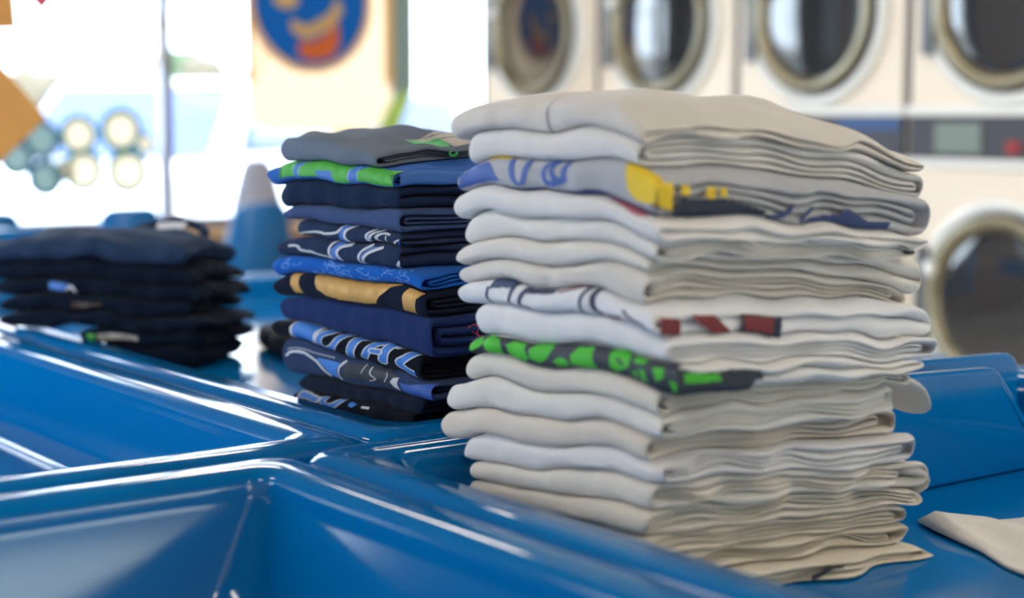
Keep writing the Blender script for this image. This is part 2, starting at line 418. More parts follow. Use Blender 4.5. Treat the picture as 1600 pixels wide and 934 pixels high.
for k, ac in enumerate((5.65, 4.85, 4.05, 3.25)):
    d = d0 if k == 0 else dup(d0)
    d.location = W(ac, 4.3); d.rotation_euler = (0, 0, math.atan2(-AH[1], -AH[0])); d['label'] = dl[k]
wbox('wall_right', 2.4, 6.1, 4.34, B1, 2.08, HZ, WALLPAINT)

# ------------------------------------------------------------------ painted decals on the shop window
AW = 6.345
def disc(bm, cx, cz, rx, rz, y0, y1, n=40):
    prism(bm, [(cx + rx * math.cos(2 * math.pi * k / n), cz + rz * math.sin(2 * math.pi * k / n)) for k in range(n)], y0, y1); return bm
def ring(bm, cx, cz, r0, r1, y0, y1, n=40):
    A = []
    for r in (r0, r1):
        for y in (y0, y1): A.append([bm.verts.new((cx + r * math.cos(2 * math.pi * k / n), y, cz + r * math.sin(2 * math.pi * k / n))) for k in range(n)])
    for k in range(n):
        j = (k + 1) % n
        for p, q in ((0, 1), (1, 3), (3, 2), (2, 0)): bm.faces.new((A[p][k], A[p][j], A[q][j], A[q][k]))
    return bm
RB = math.atan2(BH[1], BH[0])
D_CREAM = decal_mat('decal_cream', srgb(255, 240, 220), .62)
D_GREY = decal_mat('decal_grey_green', srgb(150, 165, 158), .35)
D_BLUE = decal_mat('decal_blue', srgb(40, 120, 205), .3)
D_TAN = decal_mat('decal_tan', srgb(235, 200, 140), .35)
D_ORANGE = decal_mat('decal_orange', srgb(240, 130, 75), .3)
D_TEAL = decal_mat('decal_teal', srgb(58, 150, 135), .26, .04)
D_PALE = decal_mat('decal_pale', srgb(255, 243, 222), .5, .22)
D_GREEN = decal_mat('decal_green', srgb(190, 205, 130), .45)
D_TEALB = decal_mat('decal_blue_teal', srgb(55, 120, 155), .24, .03)
D_PALEB = decal_mat('decal_pale_blue', srgb(185, 210, 208), .32, .08)
t = thing('window_decal', 'cream washing machine painted on the shop window with a blue round door', 'decal', W(AW, 3.6, 0), RB)
bm = bmesh.new(); prism(bm, round_poly([(-.31, 1.18), (.33, 1.18), (.415, 1.33), (.415, 2.3), (-.31, 2.3)], [.12, .08, .05, .02, .02]), -.004, 0); obj('decal_body', bm, D_CREAM, t)
bm = bmesh.new(); prism(bm, [(.415, 1.33), (.53, 1.37), (.53, 2.3), (.415, 2.3)], -.004, 0); obj('decal_side', bm, D_GREY, t)
bm = bmesh.new(); prism(bm, [(.10, 1.18), (.33, 1.18), (.415, 1.33), (.53, 1.37), (.44, 1.18), (.40, 1.13), (.10, 1.13)], -.0045, -.0005); obj('decal_side', bm, D_GREEN, t)
bm = bmesh.new(); prism(bm, [(.372, 1.40), (.414, 1.36), (.414, 2.3), (.372, 2.3)], -.0065, -.0045); obj('decal_border', bm, D_TAN, t)
bm = bmesh.new(); prism(bm, [(-.308, 1.36), (-.285, 1.40), (-.285, 2.3), (-.308, 2.3)], -.0065, -.0045); obj('decal_border', bm, D_TAN, t)
obj('decal_door', disc(bmesh.new(), 0, 1.735, .275, .275, -.008, -.0045), D_BLUE, t)
obj('decal_door_rim', ring(bmesh.new(), 0, 1.735, .275, .305, -.009, -.0045), D_TAN, t)
bm = bmesh.new(); prism(bm, round_poly([(-.10, 1.66), (-.02, 1.63), (.09, 1.69), (.13, 1.76), (.16, 1.70), (.10, 1.62), (-.03, 1.57), (-.10, 1.61)], .015), -.012, -.0085); obj('decal_cloth', bm, D_TAN, t)
bm = bmesh.new(); prism(bm, round_poly([(-.06, 1.565), (.0, 1.56), (.10, 1.61), (.13, 1.66), (.14, 1.56), (.10, 1.50), (0, 1.48), (-.07, 1.51)], .02), -.012, -.0085); obj('decal_cloth', bm, D_ORANGE, t)
obj('decal_cloth', disc(bmesh.new(), -.12, 1.74, .06, .04, -.012, -.0085), D_TAN, t)
obj('decal_outline', ring(bmesh.new(), -.47, 1.55, .24, .252, -.004, 0), decal_mat('decal_faint_cream', srgb(255, 235, 200), .5, .3), t)
bl = ['bubble decal on the shop window, topmost one above the blue chair', 'bubble decal on the shop window, the tall pale one in the middle column', 'bubble decal on the shop window, lowest one above the blue chair back',
      'bubble decal on the shop window, small one next to the mullion', 'small bubble decal on the shop window between the blue and the green bubbles']
BUB = [(2.392, 1.156, .078, 'bluish bubble decal on the shop window close to the tan board', 1), (2.291, 1.084, .070, 'bluish bubble decal on the shop window partly behind the tan board', 1),
       (2.401, 1.005, .074, 'lowest of the bluish bubble decals on the shop window', 1), (2.546, 1.172, .080, 'cream bubble decal on the shop window, upper one in the middle of the cluster', 0),
       (2.560, 1.030, .086, bl[1], 0), (2.720, 1.190, .090, bl[0], 0), (2.748, 1.022, .092, bl[2], 0), (2.825, 1.135, .042, bl[3], 0), (2.478, 1.03, .045, bl[4], 0)]
for k, (b, z, r, lab, kind) in enumerate(BUB):
    t = thing('bubble_decal', lab, 'decal', W(AW - .001 * (k % 3) - .0, b, z), RB, 'bubble decals on the shop window')
    obj('bubble_rim', ring(bmesh.new(), 0, 0, r * .72, r, -.004 - .004 * (k % 3), -.001 - .004 * (k % 3)), D_TEALB if kind else D_TEAL, t)
    obj('bubble_fill', disc(bmesh.new(), 0, 0, r * .72, r * .72, -.003 - .004 * (k % 3), -.001 - .004 * (k % 3)), D_PALEB if kind else D_PALE, t)

# hanging boards at the left edge
TAN = mat('tan_board', srgb(205, 142, 60), rough=.6, var=.12, vscale=6)
PINK = mat('red_board', srgb(205, 70, 92), rough=.5, var=.05)
def hung(name, label, cx, cy, cz, pts, m, topz):
    t = thing(name, label, 'hanging sign', (cx, cy, cz), 0)
    bm = bmesh.new(); prism(bm, pts, -.006, .006); bmesh.ops.recalc_face_normals(bm, faces=bm.faces)
    obj('board', bm, m, t)
    obj('cord', tube(bmesh.new(), [(0, 0, topz - .004), (0, 0, HZ - cz)], .0025, 6), DARKSTEEL, t)
    return t
s = .165
hung('hanging_sign', 'tan diamond board hanging at the left edge in front of the window', -1.425, 4.5, 1.255, [(-.17, .03), (-.02, .22), (.174, -.012), (-.02, -.19)], TAN, .22)
hung('hanging_sign', 'tan board hanging above the tan diamond board', -1.45, 4.56, 1.60, [(-.16, -.125), (.108, -.118), (.09, .20), (-.16, .20)], TAN, .20)
hung('hanging_sign', 'red pointed board hanging from the ceiling, only its tip in view', -1.256, 4.5, 1.66, [(0, -.134), (.115, 0), (0, .134), (-.115, 0)], PINK, .134)

# ------------------------------------------------------------------ outside: cars, post, trees
def car(label, loc, rz, body, L=4.5):
    t = thing('car', label, 'car', loc, rz, 'parked cars outside')
    def loft(secs, m, name, par):
        bm = bmesh.new(); prev = None
        for x, hw, z0, z1 in secs:
            pts = round_poly([(-hw, z0), (hw, z0), (hw * .93, z1), (-hw * .93, z1)], [.05, .05, .08, .08], 3)
            Lp = [bm.verts.new((x, y, z)) for y, z in pts]
            if prev:
                for k in range(len(Lp)): bm.faces.new((prev[k], prev[(k + 1) % len(Lp)], Lp[(k + 1) % len(Lp)], Lp[k]))
            else: bm.faces.new(Lp[::-1])
            prev = Lp
        bm.faces.new(prev)
        return obj(name, bm, m, par, True)
    loft([(-2.25, .78, .45, .75), (-2.1, .86, .3, .95), (-1.0, .9, .25, 1.05), (1.0, .9, .25, 1.08), (2.1, .88, .3, 1.02), (2.25, .8, .45, .8)], body, 'body', t)
    cb = loft([(-1.1, .78, 1.0, 1.06), (-.45, .72, 1.0, 1.58), (1.5, .72, 1.0, 1.6), (2.1, .76, 1.0, 1.1)], body, 'cabin', t)
    cg = mat('car_glass', srgb(40, 65, 118), rough=.05, spec=.8) if 'car_glass' not in bpy.data.materials else bpy.data.materials['car_glass']
    bm = bmesh.new(); vs = [bm.verts.new(p) for p in ((-1.10, -.66, 1.10), (-1.10, .66, 1.10), (-.53, .60, 1.54), (-.53, -.60, 1.54))]
    bm.faces.new(vs); r = bmesh.ops.extrude_face_region(bm, geom=bm.faces[:])
    for v in r['geom']:
        if isinstance(v, bmesh.types.BMVert): v.co.x -= .03
    obj('windscreen', bm, cg, cb)
    for s in (-1, 1):
        bm = bmesh.new(); prism(bm, round_poly([(-.75, 1.1), (1.6, 1.1), (1.35, 1.5), (-.4, 1.5)], .05), s * .70, s * .765)
        obj('side_window', bm, cg, cb)
        for x in (-1.4, 1.4):
            bm = lathe(bmesh.new(), [(0, -.1), (.2, -.1), (.33, -.09), (.33, .09), (.2, .1), (0, .1)], 24)
            w = obj('wheel', bm, RUBBER, t, True); w.location = (x, s * .82, .33)
        h = obj('headlight', lathe(bmesh.new(), [(0, -.03), (.1, -.02), (.12, .02), (0, .02)], 16), STEEL, t, True); h.location = (-2.22, s * .6, .72); h.rotation_euler = (0, 0, R(-90))
    return t
WCAR = mat('white_car_paint', srgb(240, 242, 245), rough=.2, coat=.8); BCAR = mat('blue_car_paint', srgb(50, 80, 130), rough=.2, coat=.8)
car('white car parked outside the shop window, behind the bubble decals', (-2.3, 11.6, -.1), R(78), WCAR)
car('pale blue car parked outside, behind the window mullion', (-2.0, 17.5, -.1), R(60), BCAR)
bm = tube(bmesh.new(), [(0, 0, 0), (0, 0, .95), (0, 0, 1.05), (0, 0, 1.1)], [.075, .075, .06, .02], 20)
o = obj('bollard', bm, mat('white_post_paint', (.9, .9, .88), rough=.5), None, True); o.location = (-1.62, 8.15, -.1); tag(o, 'white round-topped bollard outside the window beside the mullion', 'bollard')
TREEM = [mat('leaf_green', srgb(72, 90, 62), rough=.9, var=.35, vscale=2), mat('leaf_brown', srgb(98, 90, 74), rough=.9, var=.3, vscale=2)]
TRUNK = mat('bark', srgb(95, 80, 66), rough=.9, var=.2)
rng = np.random.RandomState(3)
tl = ['tall', 'low', 'brownish', 'spreading', 'narrow', 'dense', 'rounded', 'bushy']
tplaces = ['at the left end of the row beyond the car park', 'second along the row beyond the car park', 'third along the row beyond the car park', 'fourth along the row beyond the car park',
           'at the right end of the row beyond the car park', 'sixth along the row beyond the car park', 'seventh along the row beyond the car park', 'at the far right end of the row beyond the car park']
for k in range(5):
    x = -16.5 + k * 3.0; h = (3.4, 3.1, 3.6, 3.2, 3.5, 3.3, 3.4, 3.3)[k]
    t = thing('tree', ('brownish ' if k % 2 else 'green ') + 'tree ' + tplaces[k], 'tree', (x, 44 + (k % 3) * 3.6, -.1), 0, 'trees beyond the car park')
    obj('trunk', tube(bmesh.new(), [(0, 0, 0), (.03, 0, 1.2), (0, .02, 1.9)], [.12, .09, .06], 8), TRUNK, t, True)
    bm = bmesh.new()
    for j in range(9):
        r = rng.uniform(.5, .8); c = Vector((rng.uniform(-.65, .65), rng.uniform(-.6, .6), rng.uniform(1.2, h - .7)))
        q = bmesh.ops.create_icosphere(bm, subdivisions=2, radius=r)
        for v in q['verts']: v.co = v.co * (1 + .18 * math.sin(v.co.x * 9 + v.co.y * 7 + j) * math.cos(v.co.z * 8)) + c
    obj('crown', bm, TREEM[k % 2], t, True)

# ------------------------------------------------------------------ folded shirts
def fabric(name, c, var=.05, vscale=60, macro=.35, mscale=38, bump=.35):
    return mat(name, srgb(*c), rough=.92, sheen=.25 if min(c) > 150 else .04, spec=.2 if min(c) > 150 else .08, var=var, vscale=vscale, macro=macro, mscale=mscale, bump=bump, bscale=1400)
class Noise:
    def __init__(s, seed, lo, hi, n=7):
        r = np.random.RandomState(seed); s.n = n
        th = r.uniform(0, 2 * np.pi, n); k = 2 * np.pi / np.exp(r.uniform(np.log(lo), np.log(hi), n))
        s.kx = k * np.cos(th); s.ky = k * np.sin(th); s.p = r.uniform(0, 6.28, n); s.w = r.uniform(.5, 1, n); s.w /= np.sqrt((s.w ** 2).sum() / 2) * 1.4
    def __call__(s, x, y):
        o = 0
        for i in range(s.n): o = o + s.w[i] * np.sin(s.kx[i] * x + s.ky[i] * y + s.p[i])
        return o

class Stack:
    """interfaces between the shirts: measured heights at the far left end, the near corner and the right end of each layer"""
    def __init__(s, ex, ey, org, aC, aL, b0, bR, zL, zC, zR, zfloor, bump, seed, tmin=.0105, namp=.0022, wave=.003, qamp=0.0):
        s.ex, s.ey, s.org = np.array(ex), np.array(ey), np.array(org)
        s.aC, s.aL, s.b0, s.bR = aC, aL, b0, bR; s.zL, s.zC, s.zR = zL, zC, zR
        s.zfloor, s.bump, s.tmin, s.namp, s.wave, s.qamp = zfloor, bump, tmin, namp, wave, qamp
        s.n = len(zL) - 1
        s.no = [Noise(seed * 100 + i, .07, .22) for i in range(s.n + 1)]; s.common = Noise(seed * 77 + 5, .10, .3)
    def surf(s, a, b):
        """all interface heights at (a, b): list from the top down"""
        p = np.clip((s.aL - a) / (s.aL - s.aC), -.12, 1.12); q = np.clip((b - s.b0) / (s.bR - s.b0), -.1, 1.1)
        h0 = s.zfloor; top = s.zC[0]
        hump = np.sin(np.pi * np.clip(p, 0, 1)) ** .7 * np.sin(np.pi * np.clip(q * .8 + .12, 0, 1)) ** .9
        out = []; prev = None
        for i in range(s.n + 1):
            zb = s.zL[i] + s.zR[i] - s.zC[i]; zb = max(zb, min(s.zL[i], s.zR[i]) - .01)
            z = (1 - q) * (s.zL[i] * (1 - p) + s.zC[i] * p) + q * (zb * (1 - p) + s.zR[i] * p)
            f = np.clip((z - h0) / (top - h0), 0, 1)
            z = z + s.bump * f * hump + s.namp * (1 + s.qamp * np.clip(q, 0, 1)) * s.no[i](a, b) * np.minimum(1, f * 4 + .0) + s.wave * np.minimum(1, f * 3) * s.common(a, b)
            if i == s.n: z = np.full_like(z, h0) if np.ndim(z) else h0
            out.append(z)
        # keep every layer at least tmin thick: push up from the floor
        for i in range(s.n - 1, -1, -1): out[i] = np.maximum(out[i], out[i + 1] + s.tmin)
        return out
    def world(s, a, b, z):
        xy = s.org[None, :] + a.reshape(-1, 1) * s.ex[None, :] + b.reshape(-1, 1) * s.ey[None, :]
        return np.concatenate([xy, z.reshape(-1, 1) + TABLE_Z], 1)

class Shirt:
    def __init__(s, st, i, a0, a1, b0, b1, seed, rx=.012, jit=.004, inner=.05, yaw=0, single=.35, nose=.016, bulge=.002, e=2.3, nose0=0, drape=0, soft=1.0, loose=0.0):
        s.st, s.i, s.a0, s.a1, s.b0, s.b1 = st, i, a0, a1, b0, b1
        s.rx, s.jit, s.inner, s.yaw, s.nose, s.e = rx, jit, inner, yaw, nose, e; s.bulge = bulge; s.drape = drape; s.soft = soft; s.loose = loose; s.single = single; s.nose0 = nose0
        s.nb = Noise(seed * 13 + 1, .03, .12); s.nr = Noise(seed * 13 + 2, .03, .10); s.ne = Noise(seed * 13 + 3, .06, .22)
        s.nv = Noise(seed * 13 + 4, .08, .30); s.nf = Noise(seed * 13 + 6, .015, .05)
        s.W = b1 - b0
    def place(s, a, x, v):
        """a along the fold, x from the fold edge, v height 0..1 -> world"""
        L = np.exp(-np.maximum(x, 0) / .03)
        b = s.b0 + x + s.bulge * (s.nb(a, x * 0) + .12 * s.nf(a, v * .02)) * L + s.yaw * (a - (s.a0 + s.a1) / 2)
        Rr = np.exp(-np.maximum(s.W - x, 0) / .03); b = b + .005 * s.nr(a, v * .01) * Rr
        S = s.st.surf(a, b); top, bot = S[s.i] - .0007, S[s.i + 1] + .0007
        if s.drape: v = v * (1 - s.drape * np.clip(1 - (a - s.a0) / .07, 0, 1.1) ** 2)
        z = bot + (top - bot) * v
        return s.st.world(a, b, z)
    def ring(s, x0, x1, v0, v1, rl, rr, ns=34, nn=11):
        """closed outline, counter-clockwise from the lower right"""
        X, V = [], []
        t = np.linspace(0, np.pi, nn + 2)[1:-1]
        # bottom going left
        u = np.linspace(0, 1, ns); u = u * u * (3 - 2 * u) * .35 + u * .65
        xs = x1 - rr - (x1 - rr - x0 - rl) * u
        X += list(xs); V += [v0] * ns
        e = 2 / s.e; vc, vh = (v0 + v1) / 2, (v1 - v0) / 2
        c, sn = np.cos(t), np.sin(t)
        X += list(x0 + rl - rl * np.abs(sn) ** e); V += list(vc - vh * np.sign(c) * np.abs(c) ** e)
        X += list(xs[::-1]); V += [v1] * ns
        X += list(x1 - rr + rr * np.abs(sn) ** e); V += list(vc + vh * np.sign(c) * np.abs(c) ** e)
        return np.array(X), np.array(V)
    def sheet(s, x0, x1, v0, v1, th, rl, rr, rec, tvb, tvt):
        """one folded layer: a flattened tube; th thickness in metres, tv thickness in v"""
        Xo, Vo = s.ring(x0, x1, v0, v1, rl, rr); Xi, Vi = s.ring(x0 + th, x1 - th, v0 + tvb, v1 - tvt, max(rl * .5, .002), max(rr * .5, .002))
        n = len(Xo); L = s.a1 - s.a0 - rec
        k_ = s.soft
        st = [(0, .97), (.0006 * k_, .72), (.002 * k_, .45), (.0048 * k_, .2), (.0085 * k_, .06), (.0125 * k_, 0)]
        st += [(d, 0) for d in np.linspace(.012 * k_ + .006, L - s.nose, 34)]
        aa = s.a0 + rec + np.array([x[0] for x in st]); sh = np.array([x[1] for x in st]); vs = np.ones(len(st)); xs = np.zeros(len(st))
        th_ = np.linspace(0, np.pi / 2, 8)[1:]; aa = np.concatenate([aa, s.a1 - s.nose + s.nose * np.sin(th_)])
        vs = np.concatenate([vs, np.maximum(np.cos(th_) ** .8, .03)]); sh = np.concatenate([sh, np.zeros(7)]); xs = np.concatenate([xs, .006 * (1 - np.cos(th_))])
        if s.nose0:
            k0 = (aa - s.a0 - rec) < s.nose0
            t0 = np.linspace(np.pi / 2, 0, 10); an = s.a0 + rec + s.nose0 * (1 - np.sin(t0)); keep = ~k0
            vs = np.concatenate([np.maximum(np.cos(t0) ** .8, .03), vs[keep]]); sh = np.concatenate([sh[:1] * 0 + .5, np.zeros(9), sh[keep]]); xs = np.concatenate([.006 * (1 - np.cos(t0)), xs[keep]]); aa = np.concatenate([an, aa[keep]])
        m = len(aa)
        P = []
        for X, V, sg in ((Xo, Vo, 1), (Xi, Vi, -1)):
            XX = np.repeat(X[None], m, 0); VV = np.repeat(V[None], m, 0); Xm = (Xo + Xi) / 2; Vm = (Vo + Vi) / 2
            XX = XX + (Xm[None] - XX) * sh[:, None]; VV = VV + (Vm[None] - VV) * sh[:, None]
            XX = XX + xs[:, None] * np.where(XX < s.W / 2, 1, -1)
            A = np.repeat(aa[:, None], n, 1)
            # uneven ends
            fall = np.exp(-(A - s.a0 - rec) / .05)
            A = A + (s.jit * (1 + s.ne(XX, VV * .05 + rec * 3)) * fall)
            vm = .5 + (VV - .5) * vs[:, None]
            vm = vm + s.inner * np.sin(np.pi * np.clip(vm, 0, 1)) ** 2 * s.nv(XX, A)
            P.append((A, XX, np.clip(vm, 0, 1)))
        verts = np.concatenate([s.place(A.ravel(), X.ravel(), V.ravel()) for A, X, V in P])
        base = m * n; F = []
        idx = np.arange(m * n).reshape(m, n); nx = np.roll(idx, -1, 1)
        q = np.stack([idx[:-1], idx[1:], nx[1:], nx[:-1]], -1).reshape(-1, 4); F.append(q)
        q2 = np.stack([idx[:-1], nx[:-1], nx[1:], idx[1:]], -1).reshape(-1, 4) + base; F.append(q2)
        for r, fl in ((0, False), (m - 1, True)):
            o, p = idx[r], np.roll(idx[r], -1)
            f = np.stack([o, p, p + base, o + base], -1); F.append(f[:, ::-1] if fl else f)
        return verts, np.concatenate(F)
    def build(s, name, m, layers=2):
        W_ = s.W; parts = []
        th = .0052; rng = np.random.RandomState(s.i * 7 + int(s.a0 * 1000) % 97 + 3)
        g = .012
        if rng.rand() < s.single:
            tb = rng.uniform(.40, .58); parts.append(s.sheet(0, W_, 0, 1, th, s.rx, s.rx * .9, 0, tb, 1 - tb - .035))
        else:
            tb, tt = rng.uniform(.22, .36), rng.uniform(.24, .36); parts.append(s.sheet(0, W_, 0, 1, th, s.rx, s.rx * .9, 0, tb, tt))
            h = 1 - tb - tt - 2 * g; k = rng.uniform(.42, .54)
            parts.append(s.sheet(th + .003 + rng.uniform(0, .008), W_ - th - .002 - rng.uniform(0, .03), tb + g, 1 - tt - g, th * .9, s.rx * .5, s.rx * .5, rng.uniform(-.003, .005 + s.loose), h * k, h * (1 - k) - .02))
        vv, ff, o = [], [], 0
        for v, f in parts: vv.append(v); ff.append(f + o); o += len(v)
        V = np.concatenate(vv); F = np.concatenate(ff)
        org = np.array(s.st.world(np.array([(s.a0 + s.a1) / 2]), np.array([(s.b0 + s.b1) / 2]), np.array([s.st.surf(np.array([s.a0]), np.array([s.b0]))[s.i + 1][0]])))[0]
        me = bpy.data.meshes.new(name); V = V - org
        me.vertices.add(len(V)); me.vertices.foreach_set('co', V.ravel().astype(np.float32))
        me.loops.add(F.size); me.loops.foreach_set('vertex_index', F.ravel().astype(np.int32))
        me.polygons.add(len(F)); me.polygons.foreach_set('loop_start', np.arange(0, F.size, 4, dtype=np.int32)); me.polygons.foreach_set('loop_total', np.full(len(F), 4, dtype=np.int32))
        me.update(calc_edges=True); me.validate()
        bm = bmesh.new(); bm.from_mesh(me); bmesh.ops.recalc_face_normals(bm, faces=bm.faces); bm.to_mesh(me); bm.free()
        s.o = link(name, me, m); s.o.location = org; s.org = org
        return s.o
    # -- flat prints on the cloth: a thin skin lying on the shirt
    def _skin(s, name, mask, Pfun, U, Vv, keys):
        """U, Vv: grid lines; mask[i, j] colour index of the cell or -1"""
        used = mask >= 0
        if not used.any(): return None
        nu, nv = len(U), len(Vv)
        need = np.zeros((nu, nv), bool)
        for di in (0, 1):
            for dj in (0, 1): need[di:nu - 1 + di, dj:nv - 1 + dj] |= used
        idx = np.full((nu, nv), -1); idx[need] = np.arange(need.sum())
        gu, gv = np.meshgrid(U, Vv, indexing='ij')
        co = Pfun(gu[need], gv[need]) - s.org
        ii, jj = np.where(used)
        F = np.stack([idx[ii, jj], idx[ii + 1, jj], idx[ii + 1, jj + 1], idx[ii, jj + 1]], -1)
        me = bpy.data.meshes.new(name)
        me.from_pydata(co.tolist(), [], F.tolist()); me.update()
        for k in keys: me.materials.append(INK[k])
        me.polygons.foreach_set('material_index', mask[ii, jj].astype(np.int32))
        o = link(name, me, None, s.o)
        return o
    @staticmethod
    def paint(items, gu, gv, sv, an=1.0):
        """gu, gv cell centres (u in metres, v in units of sv metres) -> colour index"""
        keys = []; mask = np.full(gu.shape, -1); gu = gu * an
        for it in items:
            if it[0] not in keys: keys.append(it[0])
            k = keys.index(it[0]); pts = [(p[0] * an, p[1] * sv) for p in it[2]]; y = gv * sv
            if it[1] == 'poly':
                ins = np.zeros(gu.shape, bool); N = len(pts)
                for i in range(N):
                    (x0, y0), (x1, y1) = pts[i], pts[(i + 1) % N]
                    if y0 == y1: continue
                    c = ((y0 > y) != (y1 > y)) & (gu < (x1 - x0) * (y - y0) / (y1 - y0) + x0); ins ^= c
                mask[ins] = k
            else:
                # soften the polyline with a few extra points
                q = np.array(pts)
                if len(q) > 2:
                    for _ in range(2):
                        q = np.concatenate([q[:1], np.stack([q[:-1] * .75 + q[1:] * .25, q[:-1] * .25 + q[1:] * .75], 1).reshape(-1, 2), q[-1:]])
                for a, b in zip(q, q[1:]):
                    d = b - a; l2 = max((d ** 2).sum(), 1e-12)
                    t = np.clip(((gu - a[0]) * d[0] + (y - a[1]) * d[1]) / l2, 0, 1)
                    mask[(gu - a[0] - t * d[0]) ** 2 + (y - a[1] - t * d[1]) ** 2 < (it[3] / 2) ** 2] = k
        return mask, keys
    def face_print(s, items, name='print', step=.00085):
        us = [p[0] for it in items for p in it[2]]; u0, u1 = max(min(us) - .004, s.a0 + .001), min(max(us) + .004, s.a1 - .004)
        qs = [p[1] for it in items for p in it[2]]; q0, q1 = max(min(qs) - .08, -.8), min(max(qs) + .08, 1.0)
        am = np.array([(u0 + u1) / 2]); S = s.st.surf(am, np.array([s.b0])); T = float(S[s.i][0] - S[s.i + 1][0])
        U = np.arange(u0, u1, step); Q = np.linspace(q0, q1, max(6, int((q1 - q0) * T / (step * .8))))
        gu, gq = np.meshgrid((U[1:] + U[:-1]) / 2, (Q[1:] + Q[:-1]) / 2, indexing='ij')
        mask, keys = s.paint(items, gu, gq, T, .52)
        def P(u, q):
            qq = np.clip(q, 0, 1); c = 1 - 2 * qq                     # +1 top .. -1 bottom
            c = np.clip(c, -.995, .995)
            xn = s.rx - s.rx * (1 - np.abs(c) ** s.e) ** (1 / s.e)
            nx = -(1 - np.abs(c) ** 2) ** .5; nz = c
            x = xn + nx * .0006 + np.where(q < 0, -q * T * 1.6, 0); v = .5 + c / 2 + nz * .0006 / T
            # round end of the fold
            t = np.clip((u - (s.a1 - s.nose)) / s.nose, 0, .999); k = np.maximum(np.sqrt(1 - t * t) ** .8, .03)
            v = .5 + (v - .5) * k + 0; x = x + .006 * (1 - np.sqrt(1 - t * t)) - .0004 * (t > 0)
            fall = np.exp(-(u - s.a0) / .05)
            a = u
            v = v + s.inner * np.sin(np.pi * np.clip(v, 0, 1)) ** 2 * s.nv(x, a)
            return s.place(a, x, np.clip(v, 0, 1.0 + .0006 / T))
        return s._skin(name, mask, P, U, Q, keys)
    def end_print(s, items, name='print', step=.0009, off=.0012):
        """items in (x from the fold edge, v) on the layered end that faces the camera's right"""
        xs = [p[0] for it in items for p in it[2]]; vs = [p[1] for it in items for p in it[2]]
        U = np.arange(min(xs) - .004, max(xs) + .004, step); Vq = np.linspace(max(min(vs) - .1, .01), min(max(vs) + .1, .99), 22)
        S = s.st.surf(np.array([s.a0]), np.array([s.b0 + np.mean(xs)])); T = float(S[s.i][0] - S[s.i + 1][0])
        gu, gv = np.meshgrid((U[1:] + U[:-1]) / 2, (Vq[1:] + Vq[:-1]) / 2, indexing='ij')
        mask, keys = s.paint(items, gu, gv, T)
        def P(x, v):
            c = np.abs(2 * v - 1)
            a = s.a0 - off + .006 * c ** 5 + .002 * np.exp(-x / .012) + 0 * x
            return s.place(a, x, v)
        return s._skin(name, mask, P, U, Vq, keys)
    def top_print(s, items, name='print', step=.001):
        """items in (a, x) on the upper side"""
        us = [p[0] for it in items for p in it[2]]; xs = [p[1] for it in items for p in it[2]]
        U = np.arange(min(us) - .003, max(us) + .003, step); X = np.arange(min(xs) - .003, max(xs) + .003, step * 1.5)
        gu, gx = np.meshgrid((U[1:] + U[:-1]) / 2, (X[1:] + X[:-1]) / 2, indexing='ij')
        mask, keys = s.paint(items, gu, gx, 1.0)
        def P(a, x):
            w = s.place(a, x, np.ones_like(x) * 1.0); w[:, 2] += .0007; return w
        return s._skin(name, mask, P, U, X, keys)

INKC = {'g': (70, 165, 60), 'b': (58, 112, 190), 'lb': (140, 165, 215), 'dg': (40, 110, 55), 'w': (196, 198, 205), 'w2': (130, 138, 155), 's': (90, 105, 140), 'b2': (25, 90, 180), 'b3': (70, 100, 165),
        'lb2': (85, 140, 215), 'gold': (196, 150, 78), 'b4': (52, 120, 205), 'b5': (45, 85, 165), 'k': (28, 36, 52), 'vb': (70, 100, 175), 'y': (230, 195, 30), 'nb': (45, 65, 115), 'rp': (205, 120, 135),
        'nv': (62, 76, 112), 'nv2': (62, 72, 100), 'rb': (122, 42, 48), 'dk': (48, 54, 66), 'gr': (72, 190, 48), 'nvd': (30, 40, 62), 'red': (190, 60, 75), 'bk': (40, 42, 48), 'beige': (172, 166, 160), 'tagw': (215, 215, 222),
        'br': (70, 52, 44), 'cr': (165, 160, 150), 'gg': (45, 175, 95), 'line': (150, 148, 150), 'pw': (205, 207, 212)}
INK = {}
for k_, c_ in INKC.items():
    INK[k_] = mat('ink_' + k_, srgb(*c_), rough=.5 if k_ == 'gold' else .6, metal=.15 if k_ == 'gold' else 0, bump=.2, bscale=900, var=.06, vscale=90)

ORD = ['topmost', 'second from the top', 'third from the top', 'fourth from the top', 'fifth from the top', 'sixth from the top', 'seventh from the top', 'eighth from the top', 'ninth from the top', 'tenth from the top', 'eleventh from the top',
       'twelfth from the top', 'thirteenth from the top', 'fourteenth from the top', 'fifteenth from the top', 'sixteenth from the top', 'seventeenth from the top', 'eighteenth from the top', 'lowest']

# ---- tall stack of white shirts
zL = [0.3907, 0.3601, 0.3273, 0.3001, 0.2699, 0.2389, 0.2152, 0.1959, 0.1676, 0.1294, 0.1106, 0.082, 0.0473, 0.0139, -0.0158, -0.0364, -0.0579, -0.0778, -0.0963, -0.114]
zC = [0.3875, 0.3563, 0.3281, 0.2898, 0.2671, 0.2469, 0.2278, 0.1954, 0.1724, 0.1462, 0.1167, 0.0922, 0.069, 0.0456, 0.0229, -0.009, -0.0352, -0.0575, -0.0805, -0.1101]
zR = [0.3486, 0.3257, 0.2955, 0.2521, 0.2376, 0.2238, 0.1917, 0.1726, 0.1373, 0.1174, 0.1011, 0.0804, 0.055, 0.0281, -0.0064, -0.035, -0.0577, -0.079, -0.1033, -0.1201]
wa1 = [1.59, 1.567, 1.584, 1.59, 1.583, 1.587, 1.593, 1.58, 1.551, 1.559, 1.577, 1.609, 1.612, 1.577, 1.57, 1.572, 1.556, 1.562, 1.556]
